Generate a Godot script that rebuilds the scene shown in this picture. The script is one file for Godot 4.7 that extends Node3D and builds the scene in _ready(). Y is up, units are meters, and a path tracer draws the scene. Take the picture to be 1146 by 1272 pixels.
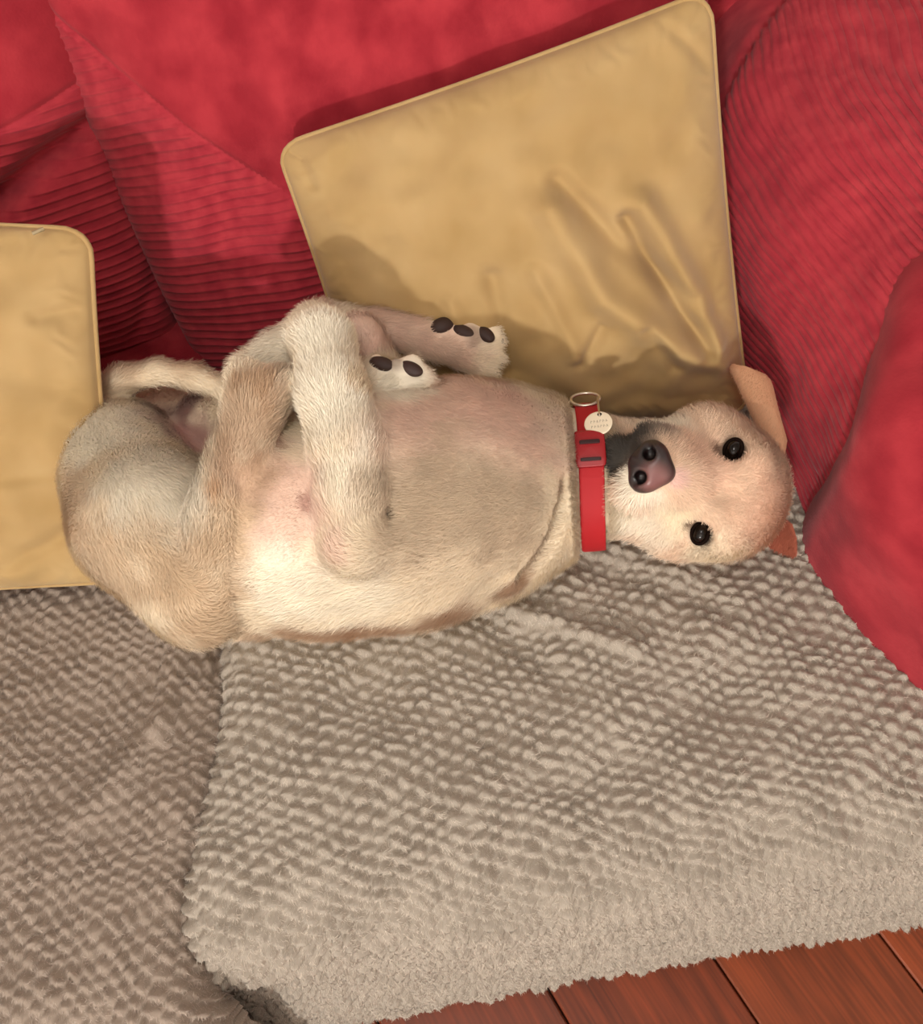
extends Node3D
# A dog asleep on its back on a red velvet sofa. Units are metres, y is up, +z is the front of the sofa.

var rng := RandomNumberGenerator.new()
var noise_a := FastNoiseLite.new()
var noise_b := FastNoiseLite.new()
var used := {}
const SEAT := 0.45
const LAMP_WHITE := Color(0.985, 0.975, 0.955)

# ------------------------------------------------------------------ naming
func numbered(called: String) -> String:
	var n: int = used.get(called, 0)
	used[called] = n + 1
	return called if n == 0 else "%s_%03d" % [called, n]

func thing(called: String, label: String, category: String, at := Vector3.ZERO, group := "") -> Node3D:
	var o := Node3D.new()
	o.name = numbered(called)
	add_child(o, true)
	o.position = at
	o.set_meta("label", label)
	o.set_meta("category", category)
	if group != "":
		o.set_meta("group", group)
	return o

func part(called: String, mesh: Mesh, m: Material, parent: Node3D, label := "") -> MeshInstance3D:
	var o := MeshInstance3D.new()
	o.name = called
	o.mesh = mesh
	o.material_override = m
	if label != "":
		o.set_meta("label", label)
	parent.add_child(o, true)
	return o

func structure(called: String, parent: Node3D = null) -> Node3D:
	var o := Node3D.new()
	o.name = called
	o.set_meta("kind", "structure")
	add_child(o, true)
	return o

# ------------------------------------------------------------------ materials
func mat(c: Color, rough := 0.8, sheen := 0.0, spec := 0.5) -> StandardMaterial3D:
	var m := StandardMaterial3D.new()
	m.albedo_color = c
	m.roughness = rough
	m.metallic_specular = spec
	if sheen > 0.0:
		m.rim_enabled = true
		m.rim = sheen
		m.rim_tint = 0.85
	return m

func noise_tex(freq: float, seed_: int, cols: Array, offs: Array, size := 512, oct := 4) -> NoiseTexture2D:
	var n := FastNoiseLite.new()
	n.noise_type = FastNoiseLite.TYPE_SIMPLEX_SMOOTH
	n.frequency = freq
	n.seed = seed_
	n.fractal_octaves = oct
	var g := Gradient.new()
	g.colors = PackedColorArray(cols)
	g.offsets = PackedFloat32Array(offs)
	var t := NoiseTexture2D.new()
	t.width = size
	t.height = size
	t.seamless = true
	t.noise = n
	t.color_ramp = g
	return t

func triplanar(m: StandardMaterial3D, t: Texture2D, scale: float) -> StandardMaterial3D:
	m.albedo_texture = t
	m.uv1_triplanar = true
	m.uv1_world_triplanar = true
	m.uv1_scale = Vector3.ONE * scale
	return m

# ------------------------------------------------------------------ mesh helpers
# Turns vertices and triangles into a mesh with smooth normals; the winding is turned so that normals point away from «inside».
func solid(v: PackedVector3Array, idx: PackedInt32Array, inside: Variant = null, col := PackedColorArray(), uv := PackedVector2Array()) -> Array:
	var n := PackedVector3Array()
	n.resize(v.size())
	for t in range(0, idx.size(), 3):
		var a := v[idx[t]]
		var f := (v[idx[t + 2]] - a).cross(v[idx[t + 1]] - a)
		n[idx[t]] += f
		n[idx[t + 1]] += f
		n[idx[t + 2]] += f
	if inside != null:
		var c: Vector3 = inside
		var s := 0.0
		for i in v.size():
			s += n[i].dot(v[i] - c)
		if s < 0.0:
			for t in range(0, idx.size(), 3):
				var k := idx[t + 1]
				idx[t + 1] = idx[t + 2]
				idx[t + 2] = k
			for i in v.size():
				n[i] = -n[i]
	for i in v.size():
		n[i] = n[i].normalized()
	var arr := []
	arr.resize(Mesh.ARRAY_MAX)
	arr[Mesh.ARRAY_VERTEX] = v
	arr[Mesh.ARRAY_NORMAL] = n
	arr[Mesh.ARRAY_INDEX] = idx
	if col.size():
		arr[Mesh.ARRAY_COLOR] = col
	if uv.size():
		arr[Mesh.ARRAY_TEX_UV] = uv
	return arr

func to_mesh(arr: Array) -> ArrayMesh:
	var m := ArrayMesh.new()
	m.add_surface_from_arrays(Mesh.PRIMITIVE_TRIANGLES, arr)
	return m

func grid_index(nu: int, nv: int, wrap_u := false, start := 0) -> PackedInt32Array:
	var idx := PackedInt32Array()
	for j in nv:
		for i in nu:
			var a := start + j * (nu + 1) + i
			var b := a + 1
			var c := a + nu + 1
			var d := c + 1
			idx.append_array([a, b, c, b, d, c])
	return idx

func sheet(nu: int, nv: int, f: Callable, inside: Variant = null) -> ArrayMesh:
	var v := PackedVector3Array()
	v.resize((nu + 1) * (nv + 1))
	var k := 0
	for j in nv + 1:
		for i in nu + 1:
			v[k] = f.call(float(i) / nu, float(j) / nv)
			k += 1
	return to_mesh(solid(v, grid_index(nu, nv), inside))

# A tube along points; r may be a float or an array.
func tube(pts: PackedVector3Array, r: Variant, sides := 8, closed := false) -> ArrayMesh:
	var v := PackedVector3Array()
	var idx := PackedInt32Array()
	var n := pts.size()
	var up := Vector3(0.123, 0.9, 0.3).normalized()
	for i in n:
		var t := Vector3.ZERO
		if closed:
			t = (pts[(i + 1) % n] - pts[(i - 1 + n) % n]).normalized()
		else:
			t = (pts[mini(i + 1, n - 1)] - pts[maxi(i - 1, 0)]).normalized()
		up = (up - t * up.dot(t)).normalized()
		var b := t.cross(up)
		var rr: float = r[i] if r is Array or r is PackedFloat32Array else r
		for s in sides:
			var a := TAU * s / sides
			v.append(pts[i] + (up * cos(a) + b * sin(a)) * rr)
	for i in (n if closed else n - 1):
		for s in sides:
			var a := i * sides + s
			var b2 := i * sides + (s + 1) % sides
			var c := ((i + 1) % n) * sides + s
			var d := ((i + 1) % n) * sides + (s + 1) % sides
			idx.append_array([a, c, b2, b2, c, d])
	if not closed:
		for e in [0, n - 1]:
			var ci := v.size()
			v.append(pts[e])
			for s in sides:
				var a: int = e * sides + s
				var b2: int = e * sides + (s + 1) % sides
				if e == 0:
					idx.append_array([ci, a, b2])
				else:
					idx.append_array([ci, b2, a])
	var arr := solid(v, idx, null)
	# turn outward
	var nn: PackedVector3Array = arr[Mesh.ARRAY_NORMAL]
	if nn[sides * (n / 2)].dot(v[sides * (n / 2)] - pts[n / 2]) < 0.0:
		for i in nn.size():
			nn[i] = -nn[i]
		arr[Mesh.ARRAY_NORMAL] = nn
		for t in range(0, idx.size(), 3):
			var k := idx[t + 1]
			idx[t + 1] = idx[t + 2]
			idx[t + 2] = k
		arr[Mesh.ARRAY_INDEX] = idx
	return to_mesh(arr)

func ball(r: Vector3, basis := Basis.IDENTITY, at := Vector3.ZERO, n := 20) -> ArrayMesh:
	return sheet(n * 2, n, func(u: float, w: float) -> Vector3:
		var th := w * PI
		return at + basis * (Vector3(sin(th) * cos(u * TAU), cos(th), sin(th) * sin(u * TAU)) * r), at)

# A box with rounded edges (superellipsoid).
func rounded_box(half: Vector3, e := 0.2, n := 24) -> ArrayMesh:
	return sheet(n * 2, n, func(u: float, w: float) -> Vector3:
		return superpoint(half, e, e, u * TAU, (w - 0.5) * PI), Vector3.ZERO)

func spow(x: float, e: float) -> float:
	return signf(x) * pow(absf(x), e)

func superpoint(half: Vector3, e1: float, e2: float, a: float, b: float) -> Vector3:
	return Vector3(half.x * spow(cos(b), e1) * spow(cos(a), e2), half.y * spow(sin(b), e1), half.z * spow(cos(b), e1) * spow(sin(a), e2))

func chamfer_box(half: Vector3, c: float) -> ArrayMesh:
	# box with chamfered top edges (y up): 8 side + 4 top
	var h := half
	var v := PackedVector3Array()
	var idx := PackedInt32Array()
	var rings := [[-h.y, 0.0], [h.y - c, 0.0], [h.y, c]]
	var quads := []
	for r in 2:
		var lo = rings[r]
		var hi = rings[r + 1]
		for s in 4:
			var c0 := [Vector2(-1, -1), Vector2(1, -1), Vector2(1, 1), Vector2(-1, 1)]
			var p: Vector2 = c0[s]
			var q: Vector2 = c0[(s + 1) % 4]
			quads.append([Vector3(p.x * (h.x - lo[1]), lo[0], p.y * (h.z - lo[1])), Vector3(q.x * (h.x - lo[1]), lo[0], q.y * (h.z - lo[1])), Vector3(q.x * (h.x - hi[1]), hi[0], q.y * (h.z - hi[1])), Vector3(p.x * (h.x - hi[1]), hi[0], p.y * (h.z - hi[1]))])
	for y in [h.y, -h.y]:
		var k := c if y > 0 else 0.0
		quads.append([Vector3(-h.x + k, y, -h.z + k), Vector3(h.x - k, y, -h.z + k), Vector3(h.x - k, y, h.z - k), Vector3(-h.x + k, y, h.z - k)])
	var st := SurfaceTool.new()
	st.begin(Mesh.PRIMITIVE_TRIANGLES)
	for q in quads:
		var n: Vector3 = (q[1] - q[0]).cross(q[2] - q[0]).normalized()
		var mid: Vector3 = (q[0] + q[2]) * 0.5
		var o := [0, 1, 2, 0, 2, 3]
		if n.dot(mid) > 0.0:
			o = [0, 2, 1, 0, 3, 2]
		else:
			n = -n
		for i in o:
			st.set_normal(n)
			st.set_uv(Vector2(q[i].x, q[i].z))
			st.add_vertex(q[i])
	return st.commit()

func smooth(a: float, b: float, x: float) -> float:
	return smoothstep(a, b, x)

func seg_dist(p: Vector2, a: Vector2, b: Vector2) -> float:
	var ab := b - a
	return (p - a - ab * clampf((p - a).dot(ab) / ab.length_squared(), 0.0, 1.0)).length()

func rgb(r: int, g: int, b: int) -> Color:
	return Color8(r, g, b).srgb_to_linear()

# ------------------------------------------------------------------ main
func _ready() -> void:
	rng.seed = 7
	noise_a.seed = 3
	noise_a.frequency = 1.0
	noise_a.fractal_octaves = 3
	noise_b.seed = 11
	noise_b.noise_type = FastNoiseLite.TYPE_SIMPLEX_SMOOTH
	noise_b.frequency = 1.0
	noise_b.fractal_octaves = 2
	# camera
	var cam := Camera3D.new()
	cam.name = "camera"
	cam.position = Vector3(0, 1.2556, 0.5034)
	cam.rotation_degrees = Vector3(-58, 0, 0)
	cam.fov = 55.0
	cam.near = 0.02
	cam.current = true
	add_child(cam)
	# the room's air and exposure
	var we := WorldEnvironment.new()
	we.name = "environment"
	var e := Environment.new()
	e.background_mode = Environment.BG_COLOR
	e.background_color = Color(0.02, 0.02, 0.02)
	e.tonemap_mode = Environment.TONE_MAPPER_LINEAR
	e.tonemap_exposure = 0.585
	e.sdfgi_enabled = true
	e.ssao_enabled = true
	e.ssil_enabled = true
	we.environment = e
	add_child(we)
	# the room's light: a ceiling lamp in the middle of the room, in front of the sofa
	floor_lamp(Vector3(-0.45, 1.45, 3.0), 8.8, 0.075)
	ceiling_lamp("ceiling_lamp", "round frosted glass ceiling lamp close above the sofa", Vector3(-0.2, 2.31, 0.75), 1.15, 0.22)
	room()
	sofa()
	back_cushions()
	throws()
	tan_pillows()
	dog()
	collar()

func ceiling_lamp(called: String, label: String, at: Vector3, energy: float, size: float) -> void:
	var t := thing(called, label, "lamp", Vector3(at.x, 2.5, at.z))
	var hang := 2.5 - at.y
	var metal := mat(Color(0.75, 0.7, 0.6), 0.35)
	metal.metallic = 0.9
	var rose := CylinderMesh.new()
	rose.top_radius = 0.07
	rose.bottom_radius = 0.06
	rose.height = 0.03
	part("ceiling_rose", rose, metal, t).position = Vector3(0, -0.015, 0)
	var stem := CylinderMesh.new()
	stem.top_radius = 0.008
	stem.bottom_radius = 0.008
	stem.height = hang - 0.1
	part("stem", stem, metal, t).position = Vector3(0, -(hang - 0.1) / 2.0 - 0.02, 0)
	var glow := mat(Color(0.9, 0.86, 0.78), 0.5)
	glow.emission_enabled = true
	glow.emission = Color(1.0, 0.86, 0.68)
	glow.emission_energy_multiplier = 1.5
	part("glass_globe", ball(Vector3.ONE * 0.09), glow, t).position = Vector3(0, -hang, 0)
	var l := OmniLight3D.new()
	l.name = "lamp_light"
	l.light_color = LAMP_WHITE
	l.light_energy = energy
	l.light_size = size
	l.omni_range = 12.0
	l.omni_attenuation = 2.0
	l.shadow_enabled = true
	l.position = Vector3(0, -hang, 0)
	t.add_child(l)

func floor_lamp(at: Vector3, energy: float, size: float) -> void:
	var t := thing("floor_lamp", "slim brass floor lamp with a frosted globe standing across the room", "lamp", Vector3(at.x, 0, at.z))
	var metal := mat(Color(0.7, 0.58, 0.36), 0.35)
	metal.metallic = 0.9
	var base := CylinderMesh.new()
	base.top_radius = 0.12
	base.bottom_radius = 0.14
	base.height = 0.025
	part("base", base, metal, t).position = Vector3(0, 0.0125, 0)
	var pole := CylinderMesh.new()
	pole.top_radius = 0.01
	pole.bottom_radius = 0.012
	pole.height = at.y - 0.09
	part("pole", pole, metal, t).position = Vector3(0, (at.y - 0.09) / 2.0 + 0.02, 0)
	var glow := mat(Color(0.9, 0.86, 0.78), 0.5)
	glow.emission_enabled = true
	glow.emission = Color(1.0, 0.9, 0.78)
	glow.emission_energy_multiplier = 1.5
	part("glass_globe", ball(Vector3.ONE * 0.09), glow, t).position = Vector3(0, at.y, 0)
	var l := OmniLight3D.new()
	l.name = "lamp_light"
	l.light_color = LAMP_WHITE
	l.light_energy = energy
	l.light_size = size
	l.omni_range = 12.0
	l.omni_attenuation = 2.0
	l.shadow_enabled = true
	l.position = Vector3(0, at.y, 0)
	t.add_child(l)

# ------------------------------------------------------------------ room
func room() -> void:
	var paint := mat(Color(0.84, 0.83, 0.81), 0.9)
	var x0 := -2.3
	var x1 := 2.1
	var z0 := -1.0
	var z1 := 3.9
	var defs := {
		"wall_back": [Vector3((x0 + x1) / 2, 1.25, z0 - 0.06), Vector3(x1 - x0 + 0.24, 2.5, 0.12)],
		"wall_front": [Vector3((x0 + x1) / 2, 1.25, z1 + 0.06), Vector3(x1 - x0 + 0.24, 2.5, 0.12)],
		"wall_left": [Vector3(x0 - 0.06, 1.25, (z0 + z1) / 2), Vector3(0.12, 2.5, z1 - z0)],
		"wall_right": [Vector3(x1 + 0.06, 1.25, (z0 + z1) / 2), Vector3(0.12, 2.5, z1 - z0)],
		"ceiling": [Vector3((x0 + x1) / 2, 2.56, (z0 + z1) / 2), Vector3(x1 - x0 + 0.24, 0.12, z1 - z0 + 0.24)],
	}
	for k in defs:
		var b := BoxMesh.new()
		b.size = defs[k][1]
		var o := MeshInstance3D.new()
		o.name = k
		o.mesh = b
		o.material_override = paint
		o.position = defs[k][0]
		o.set_meta("kind", "structure")
		add_child(o)
	# floor: reddish brown boards laid at a slant to the sofa
	var fl := structure("floor")
	var sub := BoxMesh.new()
	sub.size = Vector3(x1 - x0 + 0.24, 0.1, z1 - z0 + 0.24)
	part("subfloor", sub, mat(Color(0.2, 0.09, 0.05), 0.8), fl).position = Vector3((x0 + x1) / 2, -0.062, (z0 + z1) / 2)
	var woods := []
	for i in 4:
		var tones := [Color(0.5, 0.235, 0.125), Color(0.475, 0.215, 0.11), Color(0.53, 0.25, 0.135), Color(0.45, 0.20, 0.105)]
		var m := mat(Color.WHITE, 0.38)
		m.albedo_texture = wood_tex(i, tones[i])
		m.uv1_scale = Vector3(1.0 / 0.36, 1.0 / 1.3, 1)
		m.uv1_offset = Vector3(0.5, 0.5 + 0.17 * i, 0)
		woods.append(m)
	var ang := deg_to_rad(31.0)
	var w := 0.185
	var len := 1.25
	var origin := Vector3(0.299, 0, 0.34)
	var dir := Vector3(sin(ang), 0, cos(ang))
	var side := Vector3(cos(ang), 0, -sin(ang))
	var meshes := [chamfer_box(Vector3(w / 2 - 0.0012, 0.006, len / 2 - 0.001), 0.002)]
	for i in range(-14, 14):
		for j in range(-4, 5):
			var c := origin + side * ((i + 0.5) * w) + dir * ((j + 0.37 * posmod(i * 2, 3)) * len)
			var ok := true
			for sx in [-1, 1]:
				for sz in [-1, 1]:
					var p: Vector3 = c + side * (sx * w / 2) + dir * (sz * len / 2)
					if p.x < x0 or p.x > x1 or p.z < z0 or p.z > z1:
						ok = false
			if ok:
				var o := part("plank", meshes[0], woods[posmod(i * 5 + j * 3, 4)], fl)
				o.position = c + Vector3(0, -0.006, 0)
				o.rotation.y = ang

func wood_tex(k: int, tone: Color) -> ImageTexture:
	var im := Image.create(192, 512, false, Image.FORMAT_RGB8)
	var n := FastNoiseLite.new()
	n.seed = 40 + k
	n.frequency = 1.0
	n.fractal_octaves = 4
	for y in 512:
		for x in 192:
			var u := x / 192.0
			var v := y / 512.0
			var warp := n.get_noise_2d(u * 3.0, v * 2.2) * 0.9
			var ring := sin((u * 9.0 + warp * 3.4) * TAU * 0.5 + v * 1.5)
			var fine := n.get_noise_2d(u * 90.0, v * 7.0)
			var t := 1.0 + 0.13 * ring * (0.5 + 0.5 * n.get_noise_2d(u * 2.0 + 9.0, v * 2.0)) + 0.22 * fine + 0.12 * n.get_noise_2d(u * 4.0, v * 4.0)
			im.set_pixel(x, y, Color(tone.r * t, tone.g * t, tone.b * t))
	return ImageTexture.create_from_image(im)

# ------------------------------------------------------------------ sofa
var velvet: StandardMaterial3D
var velvet_dark: StandardMaterial3D
var cord: StandardMaterial3D

func velvet_materials() -> void:
	var t := noise_tex(0.014, 5, [Color(0.545, 0.135, 0.175), Color(0.61, 0.172, 0.208), Color(0.68, 0.215, 0.245)], [0.2, 0.5, 0.8], 512, 6)
	velvet = triplanar(mat(Color.WHITE, 0.9, 0.22, 0.15), t, 2.6)
	var fine := noise_tex(0.25, 15, [Color(0.3, 0.3, 0.3), Color(0.7, 0.7, 0.7)], [0.2, 0.8], 512, 3)
	velvet.heightmap_enabled = true
	velvet.heightmap_texture = fine
	velvet.heightmap_scale = 0.06
	cord = triplanar(mat(Color.WHITE, 0.9, 0.22, 0.15), noise_tex(0.03, 6, [Color(0.59, 0.165, 0.21), Color(0.645, 0.20, 0.24), Color(0.70, 0.235, 0.265)], [0.2, 0.5, 0.8], 512, 5), 2.6)

# Height of a corduroy face: wide wales with narrow valleys between them.
func wale(x: float, pitch: float) -> float:
	var f := absf(fposmod(x / pitch, 1.0) - 0.5) * 2.0
	return 1.0 - pow(f, 3.5)

# Fine raised cords on a flat ground.
func cord_line(x: float, pitch: float) -> float:
	var f := absf(fposmod(x / pitch, 1.0) - 0.5) * 2.0
	return exp(-pow((1.0 - f) / 0.26, 2.0))

func arm_point(a: float, b: float, swell: float) -> Vector3:
	# superellipsoid of the right arm: a round the length axis, b from rear (-1) to front (+1)
	var t := b
	var taper := pow(maxf(0.0, 1.0 - pow(absf(t), 3.2)), 1.0 / 2.6)
	var ca := spow(cos(a), 0.62)
	var sa := spow(sin(a), 0.62)
	var z := -0.245 + t * 0.475
	var x := 0.495 + ca * 0.172 * taper
	var y := 0.5 + sa * (0.19 + 0.06 * smooth(-0.1, -0.6, z)) * taper
	x += -0.085 * smooth(-0.02, -0.34, z) * smooth(0.3, -0.4, ca) + 0.05 * smooth(0.0, 0.25, z)
	var p := Vector3(x, y, z)
	var n := Vector3(ca, sa, 0.0)
	return p + n * swell

func sofa() -> void:
	velvet_materials()
	var t := thing("sofa", "red velvet sofa with a ribbed and smooth padded right arm under throws", "sofa", Vector3(-0.35, 0, -0.1))
	var shift := Vector3(0.35, 0, 0.1)
	var box := func(called: String, c: Vector3, half: Vector3, e: float, yaw: float) -> void:
		var o := part(called, rounded_box(half, e, 28), velvet, t)
		o.position = c + shift
		o.rotation_degrees.y = yaw
	box.call("base", Vector3(-0.38, 0.2, -0.27), Vector3(0.98, 0.15, 0.47), 0.12, 0.0)
	box.call("seat_cushion", Vector3(0.20, 0.355, -0.02), Vector3(0.36, 0.07, 0.33), 0.18, 9.3)
	box.call("seat_cushion", Vector3(-0.63, 0.345, 0.03), Vector3(0.345, 0.075, 0.39), 0.18, 0.0)
	box.call("back_frame", Vector3(-0.38, 0.5, -0.6), Vector3(1.0, 0.42, 0.14), 0.18, 0.0)
	box.call("arm", Vector3(-1.2, 0.42, -0.2), Vector3(0.17, 0.25, 0.48), 0.3, 0.0)
	for x in [-1.2, 0.42]:
		for z in [-0.6, 0.22]:
			var leg := CylinderMesh.new()
			leg.top_radius = 0.03
			leg.bottom_radius = 0.02
			leg.height = 0.07
			part("leg", leg, mat(Color(0.16, 0.08, 0.04), 0.4), t).position = Vector3(x, 0.035, z) + shift
	# right arm: a long padded roll, in three upholstered panels
	var arm := Node3D.new()
	arm.name = "padded_arm"
	t.add_child(arm, true)
	arm.position = shift
	# ribbed panel: fine steps round the arm, coarse along it
	var na := 900
	var nb := 80
	var v := PackedVector3Array()
	var b_lo := -0.99
	var turn := PackedFloat32Array()
	var run := 0.0
	var lens := PackedFloat32Array()
	for i in 3001:
		var a := lerpf(0.08, 1.62, i / 3000.0) * PI
		var p := arm_point(a, 0.0, 0.0)
		if i > 0:
			run += p.distance_to(arm_point(turn[i - 1], 0.0, 0.0))
		turn.append(a)
		lens.append(run)
	for j in nb + 1:
		for i in na + 1:
			var s := run * i / na
			var a := turn[mini(lens.bsearch(s), 3000)]
			var b := lerpf(b_lo, 0.62, float(j) / nb)
			var wob := noise_b.get_noise_2d(b * 3.0, a * 2.0) * 0.006
			var seam := b + 0.41 - 0.97 * (a / PI - 0.6)
			var rear := smooth(0.0, 0.015, seam)
			var p := arm_point(a, b, 0.0)
			var big := noise_b.get_noise_3d(p.x * 9.0, p.y * 9.0, p.z * 9.0) * 0.006
			v.append(arm_point(a, b, big + 0.0026 * wale(s + wob + 0.012 * b, 0.0086) * rear - 0.004 * exp(-pow(seam / 0.012, 2.0))))
	part("ribbed_panel", to_mesh(solid(v, grid_index(na, nb), Vector3(0.5, 0.5, -0.25))), cord, arm, "ribbed corduroy panel along the inside of the arm")
	# smooth front pad, standing proud of the ribs
	v = PackedVector3Array()
	na = 160
	nb = 90
	for j in nb + 1:
		for i in na + 1:
			var a := lerpf(0.0, 2.0, float(i) / na) * PI
			var edge := 0.40 + 0.10 * smooth(-0.2, -0.9, cos(a)) - 0.17 * smooth(0.1, 1.0, sin(a))
			var k := float(j) / nb
			var b := lerpf(edge, 1.0, 1.0 - pow(1.0 - k, 1.7))
			var p := arm_point(a, b, 0.0)
			var puff := 0.027 * pow(smooth(0.0, 0.14, k), 0.55) - 0.004
			puff += noise_b.get_noise_3d(p.x * 7.0, p.y * 7.0, p.z * 7.0) * 0.008
			puff *= sqrt(maxf(0.0, 1.0 - pow(k, 9.0)))
			v.append(arm_point(a, b, puff) + Vector3(0, 0, 0.02 * k))
	part("front_pad", to_mesh(solid(v, grid_index(na, nb), Vector3(0.5, 0.5, 0.0))), velvet, arm, "smooth velvet pad over the front of the arm")

# ------------------------------------------------------------------ back cushions
func cushion_frame(origin: Vector3, yaw: float, lean: float, roll: float) -> Transform3D:
	var b := Basis(Vector3.UP, deg_to_rad(yaw)) * Basis(Vector3.RIGHT, deg_to_rad(-lean)) * Basis(Vector3.BACK, deg_to_rad(roll))
	return Transform3D(b, origin)

func back_cushion(label: String, frame: Transform3D, half: Vector3, ribbed: Callable, dent: Callable, pitch: float) -> Node3D:
	var t := thing("back_cushion", label, "cushion", frame.origin, "padded velvet back cushions of the sofa")
	t.basis = frame.basis
	var nu := 220
	var nv := int(half.y * 2.0 / 0.0013)
	var halves := {"velvet_panel": PackedInt32Array(), "ribbed_panel": PackedInt32Array()}
	var v := PackedVector3Array()
	var isrib := PackedByteArray()
	for j in nv + 1:
		for i in nu + 1:
			var x := (float(i) / nu * 2.0 - 1.0)
			var y := (float(j) / nv * 2.0 - 1.0)
			var xs := sin(x * PI * 0.5)
			var prof := pow(maxf(0.0, 1.0 - pow(absf(xs), 3.0)), 0.5) * pow(maxf(0.0, 1.0 - pow(absf(y), 3.4)), 0.45)
			var lx := xs * half.x * (1.0 - 0.05 * pow(absf(y), 3.0))
			var ly := y * half.y * (1.0 - 0.04 * pow(absf(xs), 3.0))
			var q := Vector2(lx, ly)
			var rb: float = ribbed.call(q)
			var z := half.z * prof
			z += noise_b.get_noise_2d(lx * 8.0 + frame.origin.x * 7.0, ly * 8.0) * 0.010 * prof
			z += float(dent.call(q)) * prof
			var wob := noise_b.get_noise_2d(lx * 5.0, ly * 5.0) * 0.0035
			z += 0.0024 * cord_line(ly + wob + 0.012 * xs * xs, pitch) * smooth(-0.002, 0.004, rb) * minf(1.0, prof * 3.0)
			z -= 0.0030 * exp(-pow(rb / 0.003, 2.0))
			v.append(Vector3(lx, ly + half.y, z))
			isrib.append(1 if rb > 0.0 else 0)
	for j in nv:
		for i in nu:
			var a := j * (nu + 1) + i
			halves["ribbed_panel" if isrib[a] else "velvet_panel"].append_array([a, a + 1, a + nu + 1, a + 1, a + nu + 2, a + nu + 1])
	var whole := solid(v, grid_index(nu, nv), Vector3(0, half.y, -0.5))
	var flipped: bool = (whole[Mesh.ARRAY_INDEX] as PackedInt32Array)[1] != 1
	for k in halves:
		var idx: PackedInt32Array = halves[k]
		if flipped:
			for q in range(0, idx.size(), 3):
				var s := idx[q + 1]
				idx[q + 1] = idx[q + 2]
				idx[q + 2] = s
		var remap := {}
		var vv := PackedVector3Array()
		var nn := PackedVector3Array()
		var ii := PackedInt32Array()
		for q in idx:
			if not remap.has(q):
				remap[q] = vv.size()
				vv.append(v[q])
				nn.append(whole[Mesh.ARRAY_NORMAL][q])
			ii.append(remap[q])
		var arr := []
		arr.resize(Mesh.ARRAY_MAX)
		arr[Mesh.ARRAY_VERTEX] = vv
		arr[Mesh.ARRAY_NORMAL] = nn
		arr[Mesh.ARRAY_INDEX] = ii
		part(k, to_mesh(arr), velvet if k == "velvet_panel" else cord, t, "smooth velvet panel" if k == "velvet_panel" else "ribbed corduroy panel")
	var back := sheet(40, 40, func(u: float, w: float) -> Vector3:
		var xs := sin((u - 0.5) * PI)
		var y := w * 2.0 - 1.0
		var prof := pow(maxf(0.0, 1.0 - pow(absf(xs), 3.0)), 0.5) * pow(maxf(0.0, 1.0 - pow(absf(y), 3.4)), 0.45)
		return Vector3(xs * half.x * (1.0 - 0.05 * pow(absf(y), 3.0)), half.y + y * half.y * (1.0 - 0.04 * pow(absf(xs), 3.0)), -half.z * 0.8 * prof), Vector3(0, half.y, 0.5))
	part("rear_panel", back, velvet, t)
	return t

func back_cushions() -> void:
	# middle cushion: smooth above a slanting seam, ribbed below
	var fr := cushion_frame(Vector3(-0.01, 0.40, -0.25), 0.0, 20.0, 11.0)
	back_cushion("red back cushion behind the large tilted tan pillow, ribbed below a slanting seam", fr, Vector3(0.30, 0.32, 0.085),
		func(q: Vector2) -> float: return (func(a, b): return (q - a).cross(b - a) / (b - a).length()).call(Vector2(-0.2657, 0.0821), Vector2(-0.1214, -0.0794)),
		func(q: Vector2) -> float: return 0.0, 0.0098)
	fr = cushion_frame(Vector3(-0.61, 0.37, -0.20), 13.0, 18.0, 3.0)
	back_cushion("red back cushion at the left edge with a deep fold across it", fr, Vector3(0.31, 0.315, 0.10),
		func(q: Vector2) -> float: return (func(a, b): return (q - a).cross(b - a) / (b - a).length()).call(Vector2(0.1685, -0.0340), Vector2(0.3042, -0.0026)),
		func(q: Vector2) -> float: return -0.040 * exp(-pow(minf(minf(seg_dist(q, Vector2(0.1379, -0.1016), Vector2(0.1924, -0.0804)), seg_dist(q, Vector2(0.1924, -0.0804), Vector2(0.2370, -0.0592))), seg_dist(q, Vector2(0.2370, -0.0592), Vector2(0.3022, -0.0384))) / 0.011, 2.0)) - 0.016 * exp(-pow(seg_dist(q, Vector2(0.2559, -0.2708), Vector2(0.3089, -0.1922)) / 0.010, 2.0)) - 0.008 * exp(-pow(seg_dist(q, Vector2(0.2350, -0.0642), Vector2(0.2667, -0.0538)) / 0.012, 2.0)), 0.0098)

# ------------------------------------------------------------------ throws
func knit(p: Vector2, ang: float, cw: float, ch: float) -> float:
	var w := noise_b.get_noise_2d(p.x * 14.0, p.y * 14.0) * 0.008 + noise_b.get_noise_2d(p.x * 60.0, p.y * 60.0) * 0.0022
	var w2 := noise_b.get_noise_2d(p.x * 11.0 + 40.0, p.y * 11.0) * 0.008 + noise_b.get_noise_2d(p.x * 60.0 + 20.0, p.y * 60.0) * 0.0018
	var c := cos(ang)
	var s := sin(ang)
	var a := (p.x * c + p.y * s + w) / cw
	var b := (-p.x * s + p.y * c + w2) / ch
	var row := floorf(b)
	if posmod(int(row), 2) == 1:
		a += 0.5
	var fa := absf(a - floorf(a) - 0.5) * 2.0
	var fb := b - row
	# each tuft leans forward: steep at its lower edge, easing at the upper one
	var hb := pow(fb, 0.8) * (1.0 - pow(fb, 7.0)) * 1.35
	return (1.0 - fa * fa * fa) * hb

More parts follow.
